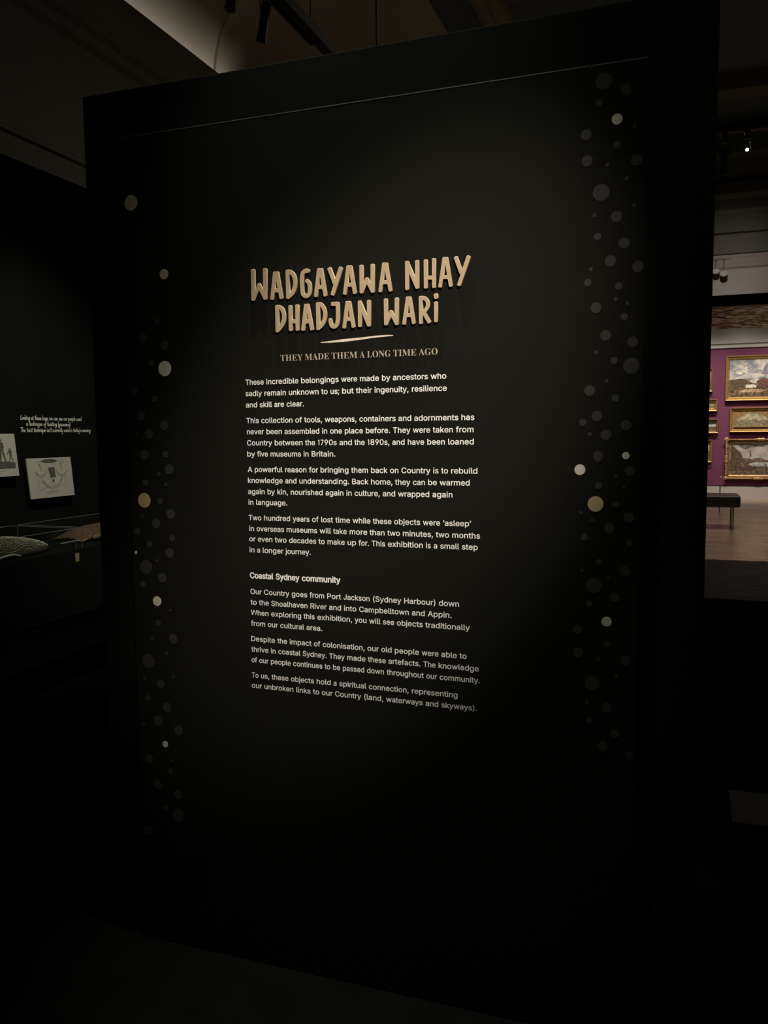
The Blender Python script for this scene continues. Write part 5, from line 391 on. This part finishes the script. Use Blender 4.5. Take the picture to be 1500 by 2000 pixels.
def cover(y0, y1):
    x0, x1, z0, z1, t = -3.95, -3.455, 0.874, 1.0, 0.006
    bm = bmesh.new()
    addbox(bm, x0, x1, y0, y1, z1 - t, z1); addbox(bm, x0, x1, y0, y0 + t, z0, z1 - t); addbox(bm, x0, x1, y1 - t, y1, z0, z1 - t)
    addbox(bm, x1 - t, x1, y0 + t, y1 - t, z0, z1 - t); addbox(bm, x0, x0 + t, y0 + t, y1 - t, z0, z1 - t)
    g = obj('glass_cover', mesh(bm, 'glass_cover'), M_GLASS, case)
    bm = bmesh.new(); e = 0.0016
    for a, b in (((x0, y0, z1), (x1, y0, z1)), ((x1, y0, z1), (x1, y1, z1)), ((x0, y0, z1), (x0, y1, z1)), ((x1, y0, z0), (x1, y0, z1)), ((x0, y0, z0), (x0, y0, z1)), ((x1, y1, z0), (x1, y1, z1)), ((x0, y1, z1), (x1, y1, z1))):
        addcyl(bm, a, b, e, 4)
    o = obj('edge', mesh(bm, 'edge'), M_EDGE, g)
cover(4.155, 6.2); cover(2.0, 4.10)
box('case_label', -3.4515, -3.4498, 4.083, 4.118, 0.795, 0.848, mat('yellow_label', (0.24, 0.205, 0.07), 0.7, var=0.05), case)
# beaded bag: low dome of dark netting with rows of pale knots
bag = thing('netted_bag', (-3.68, 3.72, 0.876), 'low dark netted bag covered with rows of pale beads, in the nearer glass showcase', 'bag')
def dome(u, v):   # u, v in -1..1
    rr = min(1.0, math.hypot(u, v)); return (-3.68 + v * 0.17, 3.72 + u * 0.36, 0.877 + 0.105 * math.sqrt(max(0, 1 - rr ** 2)) * (1 - 0.25 * (u > 0) * u))
bm = bmesh.new(); rings = [[bm.verts.new(dome(r * math.cos(a), r * math.sin(a))) for a in [2 * math.pi * i / 40 for i in range(40)]] for r in [1, .97, .9, .8, .65, .5, .3, .12]]
for r0, r1 in zip(rings[:-1], rings[1:]):
    for i in range(40): bm.faces.new((r0[i], r0[(i + 1) % 40], r1[(i + 1) % 40], r1[i]))
bm.faces.new(rings[-1]); bm.faces.new(rings[0][::-1])
obj('netting', mesh(bm, 'netting', True), mat('brown_net', (0.028, 0.021, 0.013), 0.9, var=0.4, scale=120, bump=0.6), bag)
bm = bmesh.new(); rnd = random.Random(4)
for i in range(52):
    for j in range(25):
        u = -0.97 + 1.94 * i / 51 + rnd.uniform(-.008, .008) + 0.02 * math.sin(j); vv = -0.97 + 1.94 * j / 24 + rnd.uniform(-.01, .01) + 0.06 * math.sin(i * 0.35)
        if math.hypot(u, vv) > 0.965: continue
        p = Vector(dome(u, vv)); s = rnd.uniform(0.0022, 0.0040)
        bmesh.ops.create_icosphere(bm, subdivisions=1, radius=s, matrix=Matrix.Translation(p + Vector((0, 0, s * 0.5))) @ Matrix.Diagonal((1.5, 1.0, 0.8, 1)))
o = obj('beads', mesh(bm, 'beads'), mat('pale_bead', (0.62, 0.56, 0.42), 0.5, var=0.25, scale=90), bag); o['kind'] = 'stuff'
pts = [(-3.50 + 0.02 * math.sin(t * 3.1), 3.50 + 0.19 * t, 0.885 + 0.018 * math.sin(t * math.pi)) for t in [i / 16 for i in range(17)]]
bm = bmesh.new()
for a, b in zip(pts[:-1], pts[1:]): addcyl(bm, a, b, 0.006, 8)
obj('handle', mesh(bm, 'handle'), mat('pale_handle', (0.50, 0.47, 0.38), 0.6, var=0.1), bag)
# brown bag, rolled edge and loose cord in the farther showcase
b2 = thing('woven_bag', (-3.74, 4.75, 0.876), 'russet woven bag with a rolled edge and loose cord, in the farther glass showcase', 'bag')
bm = bmesh.new(); rnd = random.Random(9); nx, ny = 26, 14; V = []
for j in range(ny + 1):
    row = []
    for i in range(nx + 1):
        u, w_ = i / nx, j / ny; e = (math.sin(math.pi * min(1, u * 1.4 + .02)) if u < .36 else 1) * math.sin(math.pi * min(.98, max(.02, w_)))
        row.append(bm.verts.new((-3.88 + 0.27 * w_, 4.36 + 0.85 * u, 0.877 + 0.088 * max(0, e) ** .5 * (0.9 + 0.12 * rnd.random()))))
    V.append(row)
for j in range(ny):
    for i in range(nx): bm.faces.new((V[j][i], V[j][i + 1], V[j + 1][i + 1], V[j + 1][i]))
obj('body', mesh(bm, 'body', True), mat('russet_weave', (0.105, 0.045, 0.022), 0.9, var=0.75, scale=70, bump=1.0), b2)
bm = bmesh.new(); pts = [(-3.59 + 0.008 * math.sin(i), 4.42 + 0.78 * i / 14, 0.898 + 0.005 * math.sin(i * 1.7)) for i in range(15)]
for i, (a, b) in enumerate(zip(pts[:-1], pts[1:])): addcyl(bm, a, b, 0.016 + 0.003 * math.sin(i * 2), 10)
obj('rolled_edge', mesh(bm, 'rolled_edge', True), mat('pale_bark', (0.16, 0.125, 0.09), 0.85, var=0.3, scale=50), b2)
bm = bmesh.new(); pts = [(-3.66 + 0.05 * math.sin(t * 4.2) + 0.05 * t, 4.20 + 0.26 * t + 0.03 * math.sin(t * 9), 0.884 + 0.012 * abs(math.sin(t * 5))) for t in [i / 30 for i in range(31)]]
for a, b in zip(pts[:-1], pts[1:]): addcyl(bm, a, b, 0.005, 6)
obj('cord', mesh(bm, 'cord'), mat('cord', (0.26, 0.21, 0.16), 0.8, var=0.2), b2)

# ------------------------------------------------------------------ ceiling hardware
def spotlight(top, tip, r, label, ztrack, lit=0.0):
    top, tip = Vector(top), Vector(tip); d = (tip - top).normalized()
    t = thing('track_spotlight', top, label, 'spotlight')
    cyl('lamp_body', top, tip, r, M_METAL, t, 20)
    cyl('lens_hood', tip - d * r * 0.4, tip + d * r * 0.8, r * 1.12, M_METAL, t, 20)
    lens = mat('lit_lens', (0.8, 0.8, 0.75), 0.3, emit=(1, 0.97, 0.9), es=14) if lit else mat('dark_lens', (0.05, 0.05, 0.05), 0.1)
    cyl('lens', tip + d * r * 0.7, tip + d * r * 0.9, r * (0.5 if lit else 0.9), lens, t, 16)
    a = top + d * r * 1.5
    bm = bmesh.new(); h = ztrack - 0.052 - a.z
    addcyl(bm, a + Vector((r * 1.15, 0, 0)), a + Vector((r * 1.15, 0, h)), r * 0.16, 6); addcyl(bm, a + Vector((-r * 1.15, 0, 0)), a + Vector((-r * 1.15, 0, h)), r * 0.16, 6)
    addbox(bm, a.x - r * 1.2, a.x + r * 1.2, a.y - r * .4, a.y + r * .4, a.z + h - .01, a.z + h + .01)
    obj('bracket', mesh(bm, 'bracket'), M_METAL, t)
    bm = bmesh.new(); addbox(bm, a.x - .02, a.x + .02, a.y - .06, a.y + .06, a.z + h, a.z + h + .05)
    obj('track_adapter', mesh(bm, 'track_adapter'), M_METAL, t); return t
trk = thing('lighting_track', (-3.03, 5, 5.0), 'long dark lighting track beam crossing above the text wall at left', 'lighting track')
box('beam', -3.14, -3.04, 2.5, 7.28, 5.0, 5.09, mat('olive_black_metal', (0.10, 0.105, 0.08), 0.7, var=0.2), trk, 0.004)
box('track', -3.165, -3.14, 2.5, 7.05, 4.985, 5.02, M_METAL, trk)
for y in (3.0, 6.9):
    cyl('hanger', (-3.09, y, 5.09), (-3.09, y, 8.3), 0.006, M_METAL, trk, 6)
box('cross_track', -3.9, -3.165, 6.32, 6.36, 5.25, 5.28, M_METAL, trk)
cyl('hanger', (-3.8, 6.34, 5.28), (-3.8, 6.34, 8.3), 0.006, M_METAL, trk, 6)
spotlight((-3.234, 6.36, 5.052), (-3.315, 6.42, 4.81), 0.040, 'dark cylindrical spotlight beside the track beam, whole in view above the wall', 5.25)
spotlight((-3.52, 6.32, 5.15), (-3.53, 6.30, 5.045), 0.042, 'dark spotlight cut off by the top edge of the photo, left of the track beam', 5.25)
cb = thing('suspension_cable', (-2.52, 7.0, 8.3), 'thin black cable hanging straight down behind the text wall', 'cable')
cyl('wire', (-2.52, 7.0, 2.7), (-2.52, 7.0, 8.3), 0.008, M_METAL, cb, 6)
cyl('weight', (-2.52, 7.0, 2.6), (-2.52, 7.0, 2.72), 0.03, M_METAL, cb, 12)
# dark service panel on the ceiling
bm = bmesh.new()
pz = [(-2.9, 12.6), (-2.78, 13.45), (-2.55, 13.5), (-1.92, 13.2), (-1.5, 12.4)]
A = [bm.verts.new((x, y, 8.30)) for x, y in pz]; B = [bm.verts.new((x, y, 8.22)) for x, y in pz]
for i in range(5): bm.faces.new((A[i], A[(i + 1) % 5], B[(i + 1) % 5], B[i]))
bm.faces.new(A); bm.faces.new(B[::-1])
tag(obj('ceiling_panel', mesh(bm, 'ceiling_panel'), mat('dark_panel', (0.16, 0.16, 0.125), 0.9, var=0.1)), 'dark angular panel on the ceiling above the text wall', 'ceiling panel')
# second track, right of the text wall
trk2 = thing('lighting_track', (0.3, 6.9, 3.78), 'dark lighting track with pale slots at the right edge of the photo', 'lighting track')
box('track', -0.6, 1.6, 6.93, 6.99, 3.78, 3.82, M_METAL, trk2)
for x in (0.0, 1.2): cyl('hanger', (x, 6.96, 3.82), (x, 6.96, 8.3), 0.005, M_METAL, trk2, 6)
for x in (0.34, 0.50): box('slot', x, x + 0.075, 6.925, 6.929, 3.786, 3.798, mat('pale_slot', (0.35, 0.34, 0.30), 0.6), trk2)
spotlight((0.272, 6.96, 3.67), (0.268, 7.0, 3.52), 0.030, 'dark cylindrical spotlight hanging at the right end of the text wall', 3.78)
spotlight((0.425, 6.96, 3.69), (0.422, 6.89, 3.63), 0.022, 'small spotlight with a lit white lens, right of the text wall', 3.78, lit=1)

# ------------------------------------------------------------------ the far gallery
def painting_mat(kind, x0, x1, z0, z1):
    m = bpy.data.materials.new('oil_' + kind); m.use_nodes = True; nt = m.node_tree; b = nt.nodes['Principled BSDF']; N_ = nt.nodes; Lk = nt.links
    tc = N_.new('ShaderNodeTexCoord'); mp = N_.new('ShaderNodeMapping'); Lk.new(tc.outputs['Object'], mp.inputs[0])
    mp.inputs['Location'].default_value = (-x0 / (x1 - x0), 0, -z0 / (z1 - z0)); mp.inputs['Scale'].default_value = (1 / (x1 - x0), 1, 1 / (z1 - z0))
    sep = N_.new('ShaderNodeSeparateXYZ'); Lk.new(mp.outputs[0], sep.inputs[0])
    asp = (x1 - x0) / (z1 - z0)
    mp2 = N_.new('ShaderNodeMapping'); mp2.inputs['Scale'].default_value = (asp, 1, 1.6); Lk.new(mp.outputs[0], mp2.inputs[0])
    n1 = N_.new('ShaderNodeTexNoise'); n1.inputs['Scale'].default_value = 4; n1.inputs['Detail'].default_value = 8; Lk.new(mp2.outputs[0], n1.inputs['Vector'])
    n2 = N_.new('ShaderNodeTexNoise'); n2.inputs['Scale'].default_value = 14; n2.inputs['Detail'].default_value = 8; Lk.new(mp2.outputs[0], n2.inputs['Vector'])
    def ramp(src, st):
        r = N_.new('ShaderNodeValToRGB'); e = r.color_ramp.elements
        while len(e) < len(st): e.new(0.5)
        for q, (p, c) in zip(e, st): q.position = p; q.color = (*c, 1)
        Lk.new(src, r.inputs[0]); return r
    sky = {'bay': [(.38, (.20, .23, .25)), (.5, (.38, .37, .34)), (.62, (.62, .57, .48))], 'camp': [(.35, (.28, .25, .21)), (.65, (.46, .42, .36))],
           'arch': [(.35, (.20, .16, .09)), (.65, (.46, .40, .26))]}[kind]
    land = {'bay': [(.35, (.035, .028, .012)), (.5, (.13, .075, .035)), (.68, (.34, .22, .12))], 'camp': [(.35, (.05, .035, .018)), (.55, (.17, .11, .06)), (.7, (.33, .25, .16))],
            'arch': [(.35, (.08, .06, .03)), (.65, (.36, .29, .17))]}[kind]
    S_ = ramp(n1.outputs['Fac'], sky); G_ = ramp(n2.outputs['Fac'], land)
    hz = {'bay': .47, 'camp': .52, 'arch': .45}[kind]
    ad = N_.new('ShaderNodeMath'); ad.operation = 'MULTIPLY_ADD'; ad.inputs[1].default_value = 0.32 if kind != 'bay' else 0.16; Lk.new(n1.outputs['Fac'], ad.inputs[0]); Lk.new(sep.outputs['Z'], ad.inputs[2])
    gt = N_.new('ShaderNodeMapRange'); off = 0.16 if kind != 'bay' else 0.08
    gt.inputs['From Min'].default_value = hz + off - .015; gt.inputs['From Max'].default_value = hz + off + .015; Lk.new(ad.outputs[0], gt.inputs['Value'])
    mx = N_.new('ShaderNodeMix'); mx.data_type = 'RGBA'; Lk.new(gt.outputs[0], mx.inputs[0]); Lk.new(G_.outputs[0], mx.inputs[6]); Lk.new(S_.outputs[0], mx.inputs[7])
    Lk.new(mx.outputs[2], b.inputs['Base Color']); b.inputs['Roughness'].default_value = 0.5; return m
M_GOLD = mat('gilt_frame', (0.52, 0.33, 0.11), 0.38, metal=0.55, var=0.15, scale=25, bump=0.15)
M_GOLDD = mat('aged_gilt', (0.40, 0.24, 0.10), 0.42, metal=0.5, var=0.35, scale=18, bump=0.6)
def paint_shapes(shapes, x0, x1, z0, z1, y, parent):
    # flat painted patches on the canvas
    rn = random.Random(len(shapes) * 7)
    for n, (nm, col, pts) in enumerate(shapes):
        for it in range(0 if 'cottage' in nm or 'flag' in nm or 'trunk' in nm else 3):      # soften and roughen the outline like a brushed edge
            q = []
            for i in range(len(pts)):
                a, b_ = pts[i], pts[(i + 1) % len(pts)]; j = 0.012 / (it + 1)
                q += [(a[0] * .75 + b_[0] * .25 + rn.uniform(-j, j), a[1] * .75 + b_[1] * .25 + rn.uniform(-j, j)), (a[0] * .25 + b_[0] * .75 + rn.uniform(-j, j), a[1] * .25 + b_[1] * .75 + rn.uniform(-j, j))]
            pts = [(min(1, max(0, u)), min(1, max(0, v))) for u, v in q]
        bm = bmesh.new(); bm.faces.new([bm.verts.new((x0 + (x1 - x0) * u, y - 0.002 - 0.0006 * n, z0 + (z1 - z0) * v)) for u, v in pts])
        obj('painted_patch', mesh(bm, nm), mat('paint_' + nm, col, 0.6, var=0.5, scale=22), parent)
def framed(x0, x1, z0, z1, fw, m, kind, label, shapes=(), ornate=False, group=None, inner=None):
    t = thing('framed_painting', ((x0 + x1) / 2, YG - 0.03, (z0 + z1) / 2), label, 'painting', group)
    yb, yf = YG - 0.032, YG - 0.13
    prof_ = [(0, 0), (0, .7), (.12, 1), (.3, .95), (.42, .6), (.62, .75), (.72, .5), (1, .25), (1, 0)]   # (inwards, forward)
    sides = [('x', x0, x1, z1, -1), ('x', x0, x1, z0, 1), ('z', z0, z1, x0, 1), ('z', z0, z1, x1, -1)]
    for ax, a, b_, c, s in sides:
        bm = bmesh.new(); R0, R1 = [], []
        for u, f in prof_:
            y = yb + (yf - yb) * f; k = u * fw
            if ax == 'x': R0.append(bm.verts.new((a + k, y, c + s * k))); R1.append(bm.verts.new((b_ - k, y, c + s * k)))
            else: R0.append(bm.verts.new((c + s * k, y, a + k))); R1.append(bm.verts.new((c + s * k, y, b_ - k)))
        for i in range(len(prof_) - 1): bm.faces.new((R0[i], R0[i + 1], R1[i + 1], R1[i]))
        if ornate:
            rnd = random.Random(int((a + b_ + c) * 100)); n = 34
            for i in range(n + 1):
                f = i / n; big = 2.2 if abs(f - .5) < .08 or f < .05 or f > .95 else 1.0
                p = a + (b_ - a) * f; k = fw * 0.16; q = (p, yf, c + s * k) if ax == 'x' else (c + s * k, yf, p)
                bmesh.ops.create_icosphere(bm, subdivisions=2, radius=fw * 0.15 * big * rnd.uniform(.7, 1.2), matrix=Matrix.Translation(q) @ Matrix.Diagonal((rnd.uniform(.9, 1.7), .6, rnd.uniform(.7, 1.3), 1)))
        obj('frame_rail' if ax == 'x' else 'frame_stile', mesh(bm, 'frame'), m, t)
    cv = box('canvas', x0 + fw * .96, x1 - fw * .96, YG - 0.06, yb, z0 + fw * .96, z1 - fw * .96, painting_mat(kind, x0 + fw, x1 - fw, z0 + fw, z1 - fw), t)
    if shapes: paint_shapes(shapes, x0 + fw, x1 - fw, z0 + fw, z1 - fw, YG - 0.06, cv)
    return t
framed(0.955, 2.45, 2.242, 3.256, 0.09, M_GOLD, 'bay', 'large gilt framed landscape with white clouds over a bay, topmost of the right column',
       [('cloud_shadow', (.33, .32, .31), [(.18, .66), (.30, .62), (.52, .65), (.50, .72), (.40, .74), (.34, .88), (.27, .86), (.22, .74)]),
        ('cloud_bright', (.66, .60, .50), [(.08, .62), (.20, .60), (.31, .63), (.30, .74), (.27, .82), (.22, .78), (.17, .70), (.12, .72)]),
        ('grey_cloud', (.23, .22, .22), [(.46, .60), (.75, .60), (.9, .75), (.85, .95), (.62, .97), (.55, .86), (.52, .72)]),
        ('water', (.52, .47, .40), [(.30, .46), (.62, .46), (.62, .36), (.36, .35)]),
        ('left_trees', (.085, .055, .025), [(0, .46), (.14, .50), (.26, .46), (.30, .38), (.20, .28), (.0, .22)]),
        ('right_trees', (.12, .05, .028), [(.40, .40), (.48, .47), (.62, .46), (.8, .50), (.8, .26), (.48, .24)]),
        ('white_cottage', (.72, .65, .52), [(.26, .24), (.42, .24), (.42, .30), (.38, .33), (.27, .33)]),
        ('path', (.40, .27, .15), [(.12, .10), (.6, .12), (.5, .20), (.2, .20)])])
p2 = framed(1.07, 2.02, 1.535, 2.09, 0.075, M_GOLD, 'arch', 'gilt framed painting with an arched picture opening, middle of the right column')
slip = box('gilt_slip', 1.135, 1.955, YG - 0.068, YG - 0.060, 1.60, 2.025, M_GOLDD, p2)
lun = [(1.55 + 0.385 * math.cos(a * math.pi / 24), 1.665 + 0.315 * math.sin(a * math.pi / 24)) for a in range(25)]
obj('arched_canvas', front(outline_mesh([lun], 'arched_canvas'), YG - 0.0690), painting_mat('arch', 1.165, 1.935, 1.665, 1.98), p2)
bm = bmesh.new()
for a, b in zip(lun[:-1], lun[1:]): addcyl(bm, (a[0], YG - 0.07, a[1]), (b[0], YG - 0.07, b[1]), 0.007, 6)
addbox(bm, 1.15, 1.95, YG - 0.10, YG - 0.066, 1.645, 1.665)
obj('arch_moulding', mesh(bm, 'arch_moulding'), M_GOLD, p2)
framed(1.0, 2.40, 0.465, 1.38, 0.10, M_GOLDD, 'camp', 'ornate gilt framed lakeside gathering, lowest painting of the right column',
       [('lake', (.42, .39, .33), [(.28, .36), (.55, .40), (.9, .40), (.9, .28), (.45, .25)]),
        ('far_shore', (.13, .09, .06), [(.2, .47), (.4, .45), (.9, .42), (.9, .39), (.4, .40), (.2, .40)]),
        ('left_trees', (.10, .065, .04), [(0, .15), (0, .95), (.05, .96), (.12, .80), (.2, .70), (.24, .48), (.16, .34), (.12, .12)]),
        ('leaves', (.13, .10, .06), [(.12, .98), (.5, .98), (.44, .86), (.36, .90), (.26, .80), (.2, .88)]),
        ('red_flag', (.20, .085, .06), [(.345, .56), (.375, .60), (.37, .70), (.34, .80)]),
        ('tree_trunk', (.06, .04, .025), [(.62, .12), (.645, .12), (.64, .34), (.625, .34)]),
        ('figures', (.09, .055, .035), [(.14, .18), (.3, .16), (.5, .2), (.46, .27), (.38, .24), (.3, .3), (.24, .26), (.16, .28)])], ornate=True)
framed(0.22, 0.683, 2.466, 2.993, 0.055, M_GOLD, 'bay', 'narrow gilt framed picture at the top of the half hidden left column')
framed(0.28, 0.799, 2.017, 2.292, 0.075, M_GOLD, 'arch', 'small wide gilt framed picture, second from top of the left column')
framed(0.25, 0.827, 1.516, 1.832, 0.055, M_GOLDD, 'bay', 'small dull gilt framed landscape, third from top of the left column')
framed(0.2, 0.707, 0.848, 1.367, 0.06, M_GOLD, 'camp', 'pale gilt framed picture, lowest of the left column')
for i, (x, z, lb) in enumerate(((0.62, 2.397, 'under the topmost picture'), (0.749, 1.965, 'under the second picture'), (0.766, 1.46, 'under the third picture'), (0.665, 0.764, 'under the lowest picture'))):
    tag(box('wall_label', x - .014, x + .014, YG - 0.034, YG - 0.03, z - .011, z + .011, mat('white_label', (0.75, 0.73, 0.7), 0.7)), 'tiny white number label ' + lb + ' of the left column', 'label')
bm = bmesh.new(); addcyl(bm, (0.922, YG - 0.036, 0.512), (0.922, YG - 0.03, 0.512), 0.017, 20)
tag(obj('wall_marker', mesh(bm, 'wall_marker'), mat('pink_marker', (0.62, 0.26, 0.30), 0.6)), 'small round pink marker on the plum wall beside the ornate frame', 'marker')
# low wire barrier
bar = thing('low_barrier', (0.758, 17.247, 0), 'low dark wire barrier on slim posts in front of the plum wall', 'barrier')
for x in (-0.9, 0.758, 2.4): cyl('post', (x, 17.247, 0), (x, 17.247, 0.516), 0.010, M_METAL, bar, 10)
cyl('wire', (-0.9, 17.247, 0.505), (2.4, 17.247, 0.505), 0.006, M_METAL, bar, 6)
# gallery bench
bn = thing('gallery_bench', (0.0, 14.47, 0), 'long dark upholstered bench on slim chrome legs in the plum gallery', 'bench')
bm = bmesh.new(); addbox(bm, -0.95, 0.928, 14.127, 14.819, 0.352, 0.538, 0.03)
obj('seat', mesh(bm, 'seat', True), mat('dark_leather', (0.035, 0.027, 0.020), 0.38, var=0.15, scale=12), bn)
for x0_ in (-0.86, 0.81):
    for y in (14.20, 14.74):
        x = x0_ * (1.038 if y > 14.5 else 1)
        bm = bmesh.new(); addbox(bm, x - 0.028, x - 0.014, y - .012, y + .012, 0, .352); addbox(bm, x + 0.014, x + 0.028, y - .012, y + .012, 0, .352)
        obj('leg', mesh(bm, 'leg'), mat('dark_chrome', (0.12, 0.11, 0.10), 0.25, metal=1.0), bn)
        cyl('leg_core', (x, y, 0), (x, y, 0.352), 0.008, M_STEEL, bn, 8)
# two gallery spotlights below the cornice
gt = thing('lighting_track', (0.6, 15.0, 4.3), 'grey lighting track across the plum gallery, seen above the dark portal', 'lighting track')
GREYM = mat('grey_lamp_paint', (0.10, 0.095, 0.09), 0.5)
box('track', -1.5, 0.72, 14.98, 15.02, 4.36, 4.39, GREYM, gt)
for x in (-1.3, 0.45): cyl('hanger', (x, 15, 4.39), (x, 15, 8.3), 0.004, GREYM, gt, 6)
for (x, z, r, lb) in ((0.50, 4.12, 0.055, 'left one of two'), (0.62, 4.075, 0.060, 'right one of two')):
    s = thing('gallery_spotlight', (x, 15, z), 'round grey gallery spotlight above the portal, ' + lb, 'spotlight')
    cyl('lamp_body', (x, 14.94, z + 0.05), (x + .01, 15.08, z - 0.03), r, mat('grey_lamp', (0.09, 0.08, 0.075), 0.6), s, 20)
    cyl('lens', (x + .01, 15.078, z - 0.029), (x + .011, 15.09, z - 0.036), r * .85, mat('lamp_glass', (0.10, 0.09, 0.085), 0.4), s, 16)
    cyl('arm', (x, 15, z + 0.02), (x, 15, 4.36), 0.012, GREYM, s, 8)
# low plinth at the right foreground
tag(box('low_plinth', 0.215, 0.9, 3.20, 3.5, 0.0, 0.115, mat('brown_plinth', (0.022, 0.018, 0.010), 0.9, var=0.1), None, 0.004), 'low dark brown plinth on the floor at the lower right', 'plinth')
